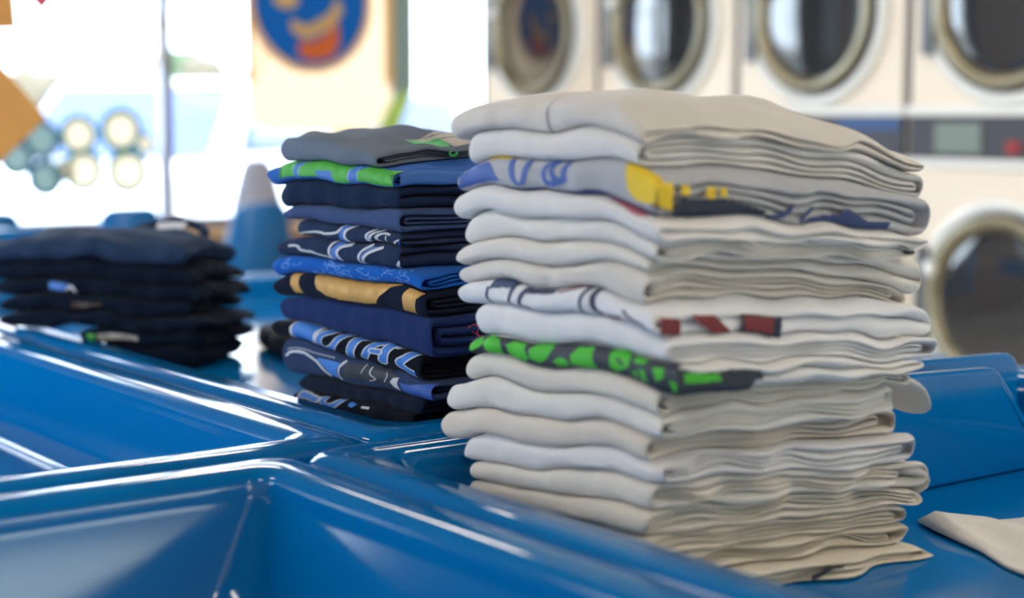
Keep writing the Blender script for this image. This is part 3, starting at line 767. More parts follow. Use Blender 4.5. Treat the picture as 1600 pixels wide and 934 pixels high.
wa0 = [1.253, 1.261, 1.232, 1.222, 1.232, 1.256, 1.256, 1.227, 1.218, 1.204, 1.232, 1.222, 1.241, 1.227, 1.232, 1.237, 1.241, 1.241, 1.215]
wb1 = [1.508, 1.519, 1.494, 1.488, 1.49, 1.514, 1.494, 1.501, 1.499, 1.461, 1.477, 1.443, 1.461, 1.483, 1.51, 1.505, 1.488, 1.49, 1.497]
WCOL = [(214, 208, 202), (222, 220, 220), (176, 178, 186), (226, 224, 224), (224, 221, 218), (224, 219, 213), (216, 211, 205), (228, 229, 234), (228, 228, 232), (222, 222, 222), (220, 214, 205), (222, 220, 216), (218, 208, 198),
        (222, 220, 222), (220, 213, 204), (218, 210, 198), (214, 203, 188), (214, 202, 186), (218, 208, 190)]
WLAB = ['off-white folded T-shirt, topmost of the tall white stack, with a long rounded top', 'white folded T-shirt, second from the top of the tall white stack',
        'grey folded T-shirt with blue letters and a yellow patch in the tall white stack', 'white folded T-shirt with a faint red print edge, under the grey shirt with blue letters',
        'plain white folded T-shirt, fifth from the top of the tall white stack', 'plain white folded T-shirt, sixth from the top of the tall white stack', 'cream white folded T-shirt lying on the one with navy outlines and maroon print',
        'white folded T-shirt with navy outlines and a maroon print at its corner', 'white folded T-shirt lying between the maroon print shirt and the green print shirt', 'white folded T-shirt with a green and charcoal print along its fold',
        'cream folded T-shirt right under the green and charcoal print shirt', 'white folded T-shirt, twelfth from the top of the tall white stack', 'beige-white folded T-shirt, thirteenth from the top, its pointed left end sticking out furthest',
        'white folded T-shirt, fourteenth from the top of the tall white stack', 'cream folded T-shirt, fifteenth from the top of the tall white stack', 'cream folded T-shirt, fourth from the bottom of the tall white stack', 'beige folded T-shirt, third from the bottom of the tall white stack',
        'beige folded T-shirt, second from the bottom of the tall white stack', 'cream folded T-shirt with a small black mark, lowest of the tall white stack']
WS = Stack(AH, BH, (0, 0), 1.230, 1.576, 1.088, 1.494, zL, zC, zR, -TRAY_NEAR_D + .0005, .045, 4, qamp=1.0)
rng = np.random.RandomState(11)
white = []
for i in range(19):
    low = max(0, (i - 9) / 9)
    sh = Shirt(WS, i, wa0[i], wa1[i], 1.088 + rng.uniform(-.004, .004) + (.006 if i in (8, 14) else 0), wb1[i], 40 + i, rx=.0125, jit=.004 + .005 * low, inner=.10 + .09 * low, yaw=rng.uniform(-.02, .02), bulge=.0022 + .001 * low, drape=.5 if i == 0 else 0, single=1 if i == 0 else .35, soft=1.1 + .5 * low, loose=.008 * low)
    o = sh.build('folded_shirt', fabric('white_cotton_%d' % (i + 1), WCOL[i], var=.04, macro=.45 + .2 * low, mscale=34))
    tag(o, WLAB[i], 'shirt', 'white shirts in the tall stack'); white.append(sh)

# ---- stack of blue shirts
zL = [0.3601, 0.317, 0.2878, 0.2519, 0.2321, 0.2055, 0.1797, 0.153, 0.1214, 0.0867, 0.0626, 0.0093, -0.016, -0.0413, -0.0638]
zC = [0.3178, 0.3071, 0.284, 0.2575, 0.2284, 0.2101, 0.1826, 0.1616, 0.1297, 0.0766, 0.0453, 0.0198, -0.0024, -0.0246, -0.0451]
zR = [z - .006 for z in zC]
da1 = [2.179, 2.217, 2.181, 2.171, 2.136, 2.199, 2.215, 2.205, 2.191, 2.217, 2.181, 2.138, 2.152, 2.152]
da0 = [1.901, 1.856, 1.852, 1.844, 1.853, 1.852, 1.802, 1.793, 1.776, 1.793, 1.770, 1.802, 1.821, 1.842]
DCOL = [(104, 114, 130), (50, 100, 178), (24, 40, 68), (62, 80, 120), (40, 54, 84), (38, 52, 82), (28, 94, 182), (16, 26, 46), (32, 50, 98), (14, 20, 32), (48, 64, 98), (20, 31, 50), (14, 20, 34), (24, 36, 64)]
DLAB = ['heather grey folded T-shirt, topmost of the blue stack, with a green and beige print', 'blue folded T-shirt with a bright green print along its fold', 'plain dark navy folded T-shirt under the green print shirt',
        'slate blue folded T-shirt, fourth from the top of the blue stack', 'navy folded T-shirt with white-outlined letters, the upper one of the two alike', 'navy folded T-shirt with white-outlined letters, the lower one of the two alike',
        'bright blue folded T-shirt with a swirling pattern, lying on the gold print shirt', 'black folded T-shirt with a gold print along its fold', 'plain indigo folded T-shirt with a small red script, under the gold print shirt',
        'black folded T-shirt with large blue capital letters outlined in white', 'slate folded T-shirt with white curves and a blue patch under the capital letters', 'plain black folded T-shirt, third from the bottom of the blue stack',
        'black folded T-shirt with partly hidden blue letters just above the table rim', 'navy folded T-shirt at the bottom of the blue stack, behind the table rim']
DS = Stack(AH, BH, (0, 0), 1.804, 2.187, 1.18, 1.50, zL, zC, zR, -TRAY_FAR_D + .0005, .03, 9, namp=.0016, wave=.002)
DS.no[0] = (lambda n1: (lambda a, b: 1.9 * n1(a * .45, b)))(Noise(907, .035, .09, 9))
dark = []
for i in range(14):
    sh = Shirt(DS, i, da0[i], da1[i], 1.18 + rng.uniform(-.003, .003) + (.012 if i == 13 else 0), 1.50 + rng.uniform(-.012, .012), 90 + i, rx=.0125, jit=.004, inner=.05, yaw=0, nose=.03 if i in (1, 3, 5, 6, 7, 9) else .02, bulge=.0018)
    o = sh.build('folded_shirt', fabric('dark_cotton_%d' % (i + 1), DCOL[i], var=.22 if i in (0, 3, 10) else .08, vscale=420 if i in (0, 3, 10) else 60, macro=.9 if i == 0 else .4, mscale=24 if i == 0 else 40))
    tag(o, DLAB[i], 'shirt', 'blue and dark shirts in the middle stack'); dark.append(sh)

FACE_PRINTS = [
 ('d',1,[
  ('g','poly',[(2.1744,-0.11),(2.1184,-0.26),(1.9981,-0.12),(1.8959,-0.01),(1.8301,-0.21),(1.8153,0.09),(1.839,0.79),(1.8962,0.86),(1.989,0.84),(2.0881,0.74),(2.1671,0.78)]),
  ('b','line',[(2.0874,-0.27),(2.116,0.06),(2.1216,0.48),(2.114,0.83)],0.007),
  ('lb','line',[(2.0951,-0.19),(2.1073,0.13),(2.1113,0.64)],0.0015),
  ('b','line',[(1.9414,-0.1),(1.9602,0.13),(1.9674,0.47),(1.9605,0.89)],0.011),
  ('lb','line',[(1.9743,0.11),(1.977,0.78)],0.0012),
  ('lb','line',[(1.9508,0.06),(1.9535,0.83)],0.0012),
  ('b','poly',[(2.0675,0.38),(2.0226,0.3),(2.0132,0.89),(2.0602,0.83)]),
  ('dg','poly',[(1.8693,0.17),(1.8518,0.03),(1.8389,0.49),(1.852,0.82)]),
  ('dg','line',[(2.1719,0.11),(2.1725,0.74)],0.004),
 ]),
 ('d',4,[
  ('w','line',[(2.1349,0.96),(2.0902,0.59),(2.0197,0.53),(2.0108,0.25),(2.0048,0.02),(1.9902,-0.08)],0.0034),
  ('b','poly',[(2.0048,0.07),(1.9831,-0.04),(1.9953,0.49),(1.9931,0.92),(2.0126,0.91),(2.0109,0.53)]),
  ('w','line',[(1.9712,-0.02),(1.9904,0.2),(1.9964,0.6),(1.9836,1.01)],0.0038),
  ('s','poly',[(1.9245,0.12),(1.9062,0.02),(1.92,0.39),(1.9249,1.04),(1.9387,1.02),(1.9362,0.5)]),
  ('w','line',[(1.9199,0.07),(1.9348,0.49),(1.9332,1.06)],0.0026),
  ('w','line',[(1.9017,0.04),(1.92,0.33),(1.9303,0.88)],0.0026),
  ('w','line',[(1.8802,0.21),(1.8972,0.18),(1.9132,0.49),(1.9133,0.84),(1.902,1.04),(1.8841,1.05)],0.0034),
  ('w','line',[(1.8883,0.36),(1.8893,0.71),(1.8818,0.99)],0.0022),
  ('w','line',[(1.8356,0.3),(1.8573,0.46),(1.8684,0.83),(1.8641,1.12)],0.0026),
  ('b2','poly',[(1.853,0.48),(1.81,0.28),(1.7725,0.53),(1.7933,1.05),(1.8553,1.16),(1.8596,0.81)]),
 ]),
 ('d',5,[
  ('w','line',[(2.1541,0.5),(2.1247,0.49),(2.1223,0.77),(2.0756,0.73),(2.0353,0.83)],0.0034),
  ('w','line',[(2.0199,-0.09),(2.0373,0.12),(2.0411,0.6),(2.0304,0.86)],0.0032),
  ('b','poly',[(2.015,-0.04),(1.9956,-0.06),(2.0202,0.37),(2.0131,0.84),(2.0304,0.84),(2.035,0.4)]),
  ('w','line',[(1.9836,0.06),(2.0103,0.2),(2.0203,0.51),(2.0082,0.86)],0.0034),
  ('w','line',[(1.9249,0.12),(1.9529,0.41),(1.9578,0.78),(1.9509,1.0)],0.0032),
  ('b3','poly',[(1.9249,0.19),(1.9066,0.18),(1.939,0.56),(1.9438,0.93),(1.9485,0.95),(1.953,0.59)]),
  ('w','line',[(1.8976,0.18),(1.9343,0.46),(1.9485,0.85),(1.9416,1.02)],0.0032),
  ('w','line',[(1.7644,0.14),(1.8102,0.19),(1.8446,0.52),(1.8622,0.87),(1.8623,1.13)],0.0034),
  ('b2','poly',[(1.823,0.39),(1.7623,0.22),(1.7442,0.54),(1.7687,0.93),(1.8535,1.15),(1.849,0.79)]),
 ]),
 ('d',6,[
  ('lb2','line',[(2.0761,0.73),(2.0752,0.79),(2.077,0.84),(2.0808,0.87),(2.0855,0.86),(2.0893,0.84),(2.0909,0.82)],0.0012),
  ('lb2','line',[(2.0026,0.57),(1.9995,0.47),(1.9931,0.42),(1.9857,0.42),(1.9798,0.47),(1.9774,0.53),(1.9794,0.57)],0.0012),
  ('lb2','line',[(2.0564,0.16),(2.0527,0.18),(2.0502,0.21),(2.0496,0.26),(2.0513,0.29),(2.0546,0.3),(2.0584,0.29)],0.0012),
  ('lb2','line',[(2.008,0.44),(2.0154,0.39),(2.0194,0.29),(2.0187,0.19),(2.0135,0.14),(2.0056,0.12),(1.9979,0.14)],0.0012),
  ('lb2','line',[(2.0253,0.26),(2.0203,0.19),(2.0136,0.18),(2.0074,0.22),(2.0039,0.27),(2.0044,0.32),(2.0085,0.35)],0.0012),
  ('lb2','line',[(1.9529,0.41),(1.9574,0.38),(1.9602,0.33),(1.9604,0.27),(1.9579,0.23),(1.9536,0.22),(1.9491,0.23)],0.0012),
  ('lb2','line',[(2.0381,0.18),(2.0384,0.24),(2.0411,0.28),(2.0452,0.3),(2.0493,0.28),(2.0519,0.26),(2.0522,0.23)],0.0012),
  ('lb2','line',[(1.8375,0.23),(1.8405,0.23),(1.843,0.2),(1.844,0.16),(1.8433,0.13),(1.841,0.11),(1.8381,0.11)],0.0012),
  ('lb2','line',[(1.9251,0.64),(1.9229,0.6),(1.9197,0.59),(1.9169,0.61),(1.9152,0.64),(1.9154,0.67),(1.9173,0.68)],0.0012),
  ('lb2','line',[(2.1515,0.51),(2.1531,0.61),(2.1586,0.67),(2.1661,0.68),(2.173,0.65),(2.1769,0.6),(2.1764,0.57)],0.0012),
  ('lb2','line',[(2.0569,0.61),(2.0554,0.73),(2.0589,0.83),(2.0661,0.87),(2.0746,0.86),(2.0814,0.82),(2.0842,0.78)],0.0012),
  ('lb2','line',[(2.1775,0.69),(2.1807,0.57),(2.178,0.46),(2.1705,0.4),(2.1608,0.4),(2.1522,0.43),(2.1478,0.48)],0.0012),
  ('lb2','line',[(1.896,0.52),(1.8945,0.4),(1.8894,0.33),(1.8826,0.32),(1.8763,0.35),(1.8727,0.41),(1.8732,0.45)],0.0012),
  ('lb2','line',[(2.1538,0.33),(2.1578,0.31),(2.1604,0.27),(2.1606,0.23),(2.1584,0.2),(2.1546,0.19),(2.1504,0.2)],0.0012),
  ('lb2','line',[(1.8484,0.45),(1.8438,0.36),(1.8371,0.33),(1.8305,0.37),(1.8265,0.44),(1.8263,0.5),(1.8301,0.53)],0.0012),
  ('lb2','line',[(1.9296,0.54),(1.9277,0.68),(1.9305,0.78),(1.937,0.84),(1.9451,0.83),(1.9519,0.79),(1.955,0.75)],0.0012),
  ('lb2','line',[(1.8726,0.1),(1.8751,0.17),(1.8794,0.2),(1.8842,0.19),(1.8877,0.15),(1.8887,0.11),(1.8869,0.08)],0.0012),
  ('lb2','line',[(1.9685,0.79),(1.9719,0.79),(1.9749,0.76),(1.9764,0.73),(1.9759,0.69),(1.9736,0.67),(1.9702,0.67)],0.0012),
  ('lb2','line',[(2.04,0.49),(2.0446,0.39),(2.0448,0.28),(2.0405,0.21),(2.0332,0.19),(2.0256,0.2),(2.0201,0.24)],0.0012),
  ('lb2','line',[(1.9303,0.35),(1.9298,0.45),(1.9329,0.53),(1.9385,0.56),(1.9446,0.55),(1.9492,0.51),(1.9506,0.47)],0.0012),
  ('lb2','line',[(1.8509,0.3),(1.8553,0.19),(1.8558,0.08),(1.8521,-0.0),(1.8456,-0.03),(1.8386,-0.02),(1.8335,0.02)],0.0012),
  ('lb2','line',[(2.1161,0.38),(2.1165,0.47),(2.1206,0.53),(2.1269,0.55),(2.1332,0.53),(2.1374,0.49),(2.138,0.46)],0.0012),
  ('lb2','line',[(2.0192,0.23),(2.0261,0.29),(2.0343,0.28),(2.041,0.23),(2.0437,0.15),(2.0416,0.1),(2.0353,0.07)],0.0012),
  ('lb2','line',[(2.0033,0.83),(2.0035,0.74),(2.0002,0.67),(1.9946,0.65),(1.9886,0.66),(1.9844,0.7),(1.9833,0.73)],0.0012),
  ('lb2','line',[(1.8968,0.16),(1.8983,0.06),(1.8962,-0.03),(1.8914,-0.07),(1.8854,-0.07),(1.8805,-0.04),(1.8782,-0.0)],0.0012),
  ('lb2','line',[(1.8296,0.74),(1.8327,0.74),(1.8354,0.71),(1.8368,0.67),(1.8363,0.64),(1.8341,0.62),(1.8311,0.62)],0.0012),
  ('lb2','line',[(2.0078,0.76),(2.0106,0.7),(2.0104,0.63),(2.0075,0.58),(2.0027,0.57),(1.9977,0.58),(1.9944,0.6)],0.0012),
  ('lb2','line',[(1.8442,0.66),(1.8425,0.75),(1.8438,0.83),(1.8476,0.87),(1.8525,0.87),(1.8569,0.84),(1.8592,0.81)],0.0012),
  ('lb2','line',[(2.0499,0.04),(2.0437,0.02),(2.0377,0.05),(2.034,0.11),(2.0338,0.17),(2.0372,0.21),(2.0431,0.22)],0.0012),
  ('lb2','line',[(1.859,0.57),(1.8526,0.62),(1.8487,0.71),(1.8486,0.8),(1.8524,0.86),(1.8587,0.88),(1.8654,0.86)],0.0012),
  ('lb2','line',[(1.9052,0.53),(1.9062,0.65),(1.911,0.73),(1.9179,0.74),(1.9246,0.71),(1.9286,0.66),(1.9286,0.62)],0.0012),
  ('lb2','line',[(2.0277,0.29),(2.0323,0.28),(2.0358,0.23),(2.0369,0.18),(2.0353,0.14),(2.0315,0.13),(2.0268,0.13)],0.0012),
  ('lb2','line',[(2.0388,0.78),(2.0388,0.73),(2.0368,0.69),(2.0334,0.67),(2.0298,0.68),(2.0273,0.7),(2.0268,0.72)],0.0012),
  ('lb2','line',[(1.884,0.33),(1.8872,0.32),(1.8894,0.28),(1.8898,0.24),(1.8882,0.21),(1.8853,0.19),(1.882,0.2)],0.0012),
 ]),
 ('d',7,[
  ('gold','poly',[(2.1448,-0.17),(2.1162,-0.22),(2.1221,0.13),(2.1225,0.48),(2.1115,0.88),(2.1342,0.88),(2.1472,0.53),(2.1491,0.09)]),
  ('gold','poly',[(2.1133,-0.23),(2.0149,-0.28),(1.9229,-0.15),(1.8514,0.02),(1.8791,0.17),(1.8986,0.5),(1.9125,0.86),(1.9843,0.85),(2.0424,0.78),(2.0639,0.54),(2.0855,-0.03),(2.101,-0.13),(2.1078,-0.12)]),
  ('gold','poly',[(1.8318,0.04),(1.7974,0.03),(1.8089,0.35),(1.8174,0.96),(1.8415,0.9),(1.8403,0.42)]),
 ]),
 ('d',9,[
  ('w','poly',[(2.1411,-0.1),(2.0597,-0.2),(2.0654,0.12),(2.0723,0.57),(2.0743,1.11),(2.1393,1.28),(2.1471,0.9),(2.1472,0.33)]),
  ('b4','poly',[(2.1366,-0.04),(2.068,-0.1),(2.0754,0.27),(2.0792,1.02),(2.1351,1.13),(2.1412,0.81),(2.1415,0.36)]),
  ('w','line',[(2.0327,-0.13),(2.0573,0.18),(2.0647,0.64),(2.0578,1.01),(2.0361,0.94),(2.0171,0.53),(2.0089,0.09),(1.9904,-0.17)],0.0095),
  ('b4','line',[(2.0327,-0.13),(2.0573,0.18),(2.0647,0.64),(2.0578,1.01),(2.0361,0.94),(2.0171,0.53),(2.0089,0.09),(1.9904,-0.17)],0.0065),
  ('w','line',[(1.9443,-0.19),(1.9621,-0.09),(1.9711,0.33),(1.9754,0.79)],0.01075),
  ('b4','line',[(1.9443,-0.19),(1.9621,-0.09),(1.9711,0.33),(1.9754,0.79)],0.00775),
  ('w','line',[(1.9372,0.72),(1.9244,0.19),(1.9045,-0.08),(1.8754,-0.08),(1.8658,-0.09)],0.010249999999999999),
  ('b4','line',[(1.9372,0.72),(1.9244,0.19),(1.9045,-0.08),(1.8754,-0.08),(1.8658,-0.09)],0.0072499999999999995),
  ('w','line',[(1.8754,-0.08),(1.8876,0.28),(1.8912,0.69)],0.01075),
  ('b4','line',[(1.8754,-0.08),(1.8876,0.28),(1.8912,0.69)],0.00775),
  ('w','line',[(1.9196,0.35),(1.8998,0.34)],0.008),
  ('b4','line',[(1.9196,0.35),(1.8998,0.34)],0.005),
  ('w','line',[(1.8143,-0.15),(1.8376,0.29),(1.859,0.67),(1.8331,0.72),(1.8146,0.77)],0.009874999999999998),
  ('b4','line',[(1.8143,-0.15),(1.8376,0.29),(1.859,0.67),(1.8331,0.72),(1.8146,0.77)],0.006874999999999999),
 ]),
 ('d',10,[
  ('b4','poly',[(2.0664,0.38),(2.0071,0.25),(2.0179,0.52),(2.0139,0.81),(2.0369,0.81),(2.0503,0.62),(2.072,0.46)]),
  ('w2','line',[(2.1569,0.35),(2.1481,0.29),(2.0884,0.27),(2.0283,0.19)],0.002),
  ('w','line',[(2.1601,0.52),(2.1454,0.4),(2.1054,0.38),(2.0721,0.49),(2.0558,0.7),(2.0397,0.84)],0.0032),
  ('w','line',[(1.9939,0.15),(2.0098,0.39),(2.0127,0.64),(2.0049,0.82)],0.0026),
  ('k','poly',[(1.9965,0.21),(1.945,0.14),(1.8759,0.0),(1.8593,0.26),(1.8762,0.77),(1.9055,0.72),(1.9658,0.74),(2.0023,0.78)]),
  ('w','line',[(1.9349,0.11),(1.9478,0.49)],0.0012),
  ('w','line',[(1.9175,0.13),(1.9211,0.42),(1.9054,0.6),(1.9203,0.69)],0.0012),
  ('w','line',[(1.8857,0.22),(1.8809,0.37),(1.8907,0.66)],0.0012),
  ('w','poly',[(1.8559,0.28),(1.8665,0.38),(1.8747,0.61),(1.8666,0.77),(1.8548,0.87),(1.8594,0.61)]),
  ('b5','poly',[(1.8546,0.5),(1.8287,0.37),(1.7739,-0.04),(1.7561,0.1),(1.7651,0.94),(1.8058,0.93),(1.85,0.85)]),
 ]),
 ('d',12,[
  ('w','poly',[(2.1326,-0.02),(2.0634,0.08),(2.0709,0.57),(2.134,0.41)]),
  ('b4','poly',[(2.1286,0.04),(2.0689,0.14),(2.0747,0.49),(2.1299,0.35)]),
  ('w','line',[(2.0568,0.09),(2.0614,0.41),(2.0489,0.55),(2.0299,0.47),(2.0125,0.02)],0.00825),
  ('b4','line',[(2.0568,0.09),(2.0614,0.41),(2.0489,0.55),(2.0299,0.47),(2.0125,0.02)],0.0052499999999999995),
  ('b4','poly',[(1.9862,0.03),(1.9665,0.08),(1.9744,0.29),(1.9884,0.24)]),
  ('w','line',[(1.9512,0.19),(1.9335,0.19)],0.0025),
 ]),
 ('w',2,[
  ('vb','poly',[(1.577,0.84),(1.572,0.24),(1.5596,0.06),(1.5201,0.12),(1.4959,0.68),(1.5313,0.91)]),
  ('y','poly',[(1.5293,-0.1),(1.5114,-0.16),(1.469,-0.09),(1.492,0.03),(1.5253,0.04)]),
  ('vb','line',[(1.4785,0.09),(1.4728,0.46),(1.4634,0.73),(1.4532,0.69),(1.4495,0.32),(1.4473,0.08)],0.005),
  ('vb','line',[(1.4064,0.03),(1.4172,0.23),(1.419,0.59),(1.4117,0.79),(1.3851,0.67)],0.0052),
  ('vb','line',[(1.3816,0.04),(1.3851,0.67)],0.0045),
  ('vb','line',[(1.3975,0.03),(1.4028,0.28),(1.401,0.58),(1.3939,0.66)],0.0042),
  ('y','poly',[(1.2884,0.02),(1.2624,-0.03),(1.2225,0.0),(1.2224,0.17),(1.2343,0.53),(1.2496,0.61),(1.2684,0.66),(1.2796,0.49)]),
  ('nb','line',[(1.492,1.0),(1.4465,1.0),(1.3815,1.0),(1.3268,0.91),(1.2875,1.0),(1.262,0.96),(1.2464,0.95)],0.0055),
 ]),
 ('w',3,[
  ('rp','poly',[(1.3469,-0.23),(1.3069,-0.27),(1.2714,-0.13),(1.2494,0.06),(1.2619,0.17),(1.2971,0.04),(1.3334,-0.06)]),
 ]),
 ('w',7,[
  ('nv','poly',[(1.5137,0.02),(1.4921,-0.11),(1.4709,-0.03),(1.4805,0.21),(1.5165,0.29)]),
  ('nv','line',[(1.5205,0.28),(1.5229,0.65),(1.5158,0.92)],0.003),
  ('nv2','line',[(1.472,0.05),(1.4813,0.42),(1.4805,0.78),(1.4709,1.0)],0.0034),
  ('nv2','line',[(1.4519,0.03),(1.4621,0.42),(1.4595,0.75),(1.4481,0.91)],0.0034),
  ('nv2','poly',[(1.4538,0.02),(1.4241,-0.05),(1.3951,0.02),(1.3987,0.14),(1.4278,0.15),(1.4538,0.21)]),
  ('rb','poly',[(1.3951,0.09),(1.3462,-0.1),(1.3479,-0.01),(1.388,0.13)]),
  ('nv2','line',[(1.3421,-0.04),(1.3522,0.53),(1.3494,0.98)],0.003),
  ('nv2','line',[(1.3309,-0.05),(1.3342,0.4),(1.3307,0.8),(1.3223,0.87)],0.0034),
  ('rb','poly',[(1.3156,0.82),(1.2893,0.74),(1.2958,1.0),(1.3122,1.02)]),
  ('nv2','line',[(1.2829,0.33),(1.2668,0.55),(1.251,0.68),(1.2462,1.0)],0.004),
 ]),
 ('w',9,[
  ('dk','poly',[(1.5615,0.0),(1.5482,0.0),(1.5,0.0),(1.4538,0.0),(1.3949,0.0),(1.3254,0.0),(1.2696,0.0),(1.2167,0.0),(1.175,0.0),(1.1746,1.0),(1.2163,1.0),(1.279,1.0),(1.3286,1.0),(1.3984,1.0),(1.4537,1.0),(1.5524,1.0)]),
  ('gr','poly',[(1.5606,0.3),(1.536,0.05),(1.5299,0.39),(1.536,0.53),(1.5565,0.79)]),
  ('gr','poly',[(1.5299,0.26),(1.5198,-0.03),(1.4961,0.1),(1.4922,0.46),(1.4902,0.97),(1.5239,0.97)]),
  ('gr','poly',[(1.4844,0.37),(1.4747,0.07),(1.45,0.06),(1.4481,0.42),(1.4425,0.73),(1.4537,0.94),(1.4786,0.99)]),
  ('gr','poly',[(1.4425,0.34),(1.4332,0.0),(1.4093,-0.06),(1.3992,0.15),(1.4093,0.56),(1.4276,0.83),(1.4406,0.72)]),
  ('gr','poly',[(1.3984,0.67),(1.3842,0.44),(1.3735,0.55),(1.37,0.84),(1.3912,0.95)]),
  ('gr','poly',[(1.3683,0.38),(1.3562,0.1),(1.3339,0.06),(1.3321,0.49),(1.3252,0.96),(1.3491,0.92),(1.3647,0.76)]),
  ('gr','poly',[(1.3071,0.06),(1.289,-0.09),(1.2776,0.09),(1.2775,0.54),(1.2953,0.82),(1.3053,0.66)]),
  ('dk','line',[(1.2938,0.27),(1.2872,0.47)],0.003),
  ('gr','poly',[(1.2712,0.02),(1.2475,0.06),(1.2506,0.25),(1.2695,0.28)]),
  ('gr','poly',[(1.2365,0.28),(1.2243,0.19),(1.2226,0.53),(1.2318,0.7)]),
  ('gr','poly',[(1.2742,0.7),(1.2631,0.58),(1.2614,0.85)]),
  ('gr','poly',[(1.2584,0.47),(1.2474,0.51),(1.2441,0.85),(1.252,0.85)]),
  ('gr','poly',[(1.2165,0.58),(1.2044,0.64),(1.1968,0.97),(1.2133,0.89)]),
 ]),
]

for s_, i_, items_ in FACE_PRINTS:
    (dark if s_ == 'd' else white)[i_].face_print(items_)
d = dark[0]
d.top_print([('gg', 'poly', [(1.925, .075), (1.955, .078), (1.945, .13), (1.912, .125)]), ('beige', 'poly', [(1.953, .078), (1.99, .25), (1.925, .25), (1.908, .13), (1.945, .125)]),
             ('bk', 'line', [(1.955, .11), (1.95, .25)], .0022), ('bk', 'line', [(1.94, .11), (1.93, .25)], .0022), ('bk', 'line', [(1.965, .14), (1.97, .25)], .0022)])
d.end_print([('gg', 'line', [(.122 + .006 * math.cos(t), .72 + .22 * math.sin(t)) for t in np.linspace(0, 6.283, 14)], .0032)])
dark[8].end_print([('red', 'line', [(.055, .72), (.067, .80), (.074, .68), (.068, .55), (.080, .36), (.072, .28)], .0016), ('red', 'line', [(.062, .60), (.078, .45), (.086, .34)], .0014), ('pw', 'line', [(.094, .44), (.098, .42)], .0014)])
dark[1].end_print([('b', 'poly', [(.01, .05), (.13, .05), (.13, .95), (.01, .95)]), ('g', 'poly', [(.11, .1), (.17, .1), (.17, .85), (.11, .85)])])
white[2].end_print([('y', 'poly', [(.002, .35), (.018, .25), (.022, .95), (.002, .95)]), ('nvd', 'poly', [(.02, .12), (.05, .05), (.14, .10), (.15, .30), (.09, .55), (.03, .6)]), ('y', 'poly', [(.03, .68), (.042, .66), (.042, .92), (.03, .9)]), ('y', 'poly', [(.062, .6), (.075, .58), (.078, .86), (.064, .86)]), ('y', 'poly', [(.082, .6), (.092, .6), (.092, .84), (.083, .84)]),
    ('nb', 'line', [(.15, .12), (.175, .30), (.185, .52)], .005), ('nb', 'line', [(.20, .22), (.215, .45)], .004), ('nb', 'poly', [(.20, .08), (.28, .05), (.30, .12), (.335, .08), (.34, .34), (.30, .36), (.27, .60), (.255, .34), (.21, .22)])])
white[7].end_print([('rb', 'poly', [(.006, .15), (.03, .10), (.03, .75), (.006, .9)]), ('rb', 'poly', [(.045, .92), (.075, .92), (.10, .12), (.075, .12), (.055, .5)]), ('nvd', 'poly', [(.115, .06), (.17, .12), (.172, .9), (.112, .9)]), ('rb', 'poly', [(.118, .16), (.158, .22), (.160, .86), (.116, .86)])])
white[9].end_print([('dk', 'poly', [(.0, .0), (.10, .05), (.11, .5), (.05, .8), (0, .8)]), ('gr', 'poly', [(.01, .40), (.06, .42), (.055, .75), (.008, .7)]), ('dk', 'poly', [(.06, .45), (.118, .40), (.115, .75), (.07, .8)])])
white[18].end_print([('bk', 'line', [(.205, .42), (.222, .62), (.232, .80)], .007), ('bk', 'line', [(.228, .82), (.246, .80), (.254, .58)], .005)])
white[0].face_print([('line', 'line', [(1.400, -.7), (1.405, 0), (1.413, .5), (1.41, 1.0)], .0020)], name='seam')
white[0].top_print([('rp', 'poly', [(1.50, .25), (1.53, .30), (1.525, .345), (1.49, .33)])])
# sleeve ends hanging out of the white stack
def pillow(name, parent, org, pts, thick, m):
    """a soft flap along a path of (a, b, z, half width)"""
    V, F = [], []; n = 14
    for k, (a, b, z, hw, ht) in enumerate(pts):
        for j in range(n):
            t = 2 * math.pi * j / n
            p = W(a + hw * math.cos(t), b, TABLE_Z + z + ht * math.sin(t)); V.append([p[0] - org[0], p[1] - org[1], p[2] - org[2]])
    for k in range(len(pts) - 1):
        for j in range(n): F.append((k * n + j, k * n + (j + 1) % n, (k + 1) * n + (j + 1) % n, (k + 1) * n + j))
    F.append(tuple(range(n))[::-1]); F.append(tuple(range((len(pts) - 1) * n, len(pts) * n)))
    o = pydata(name, V, F, m, parent)
    md = o.modifiers.new('s', 'SUBSURF'); md.levels = md.render_levels = 1
    return o
s10 = white[10]
pillow('sleeve', s10.o, s10.org, [(1.29, 1.46, .088, .05, .006), (1.29, 1.48, .089, .052, .007), (1.285, 1.496, .083, .05, .0095), (1.28, 1.507, .070, .046, .010), (1.275, 1.516, .052, .04, .009), (1.275, 1.519, .046, .02, .004)], 0, s10.o.data.materials[0])
s14 = white[14]
pillow('sleeve', s14.o, s14.org, [(1.30, 1.48, -.020, .05, .007), (1.295, 1.497, -.018, .055, .009), (1.285, 1.512, -.022, .052, .013), (1.28, 1.514, -.038, .046, .013), (1.28, 1.505, -.048, .03, .006)], 0, s14.o.data.materials[0])

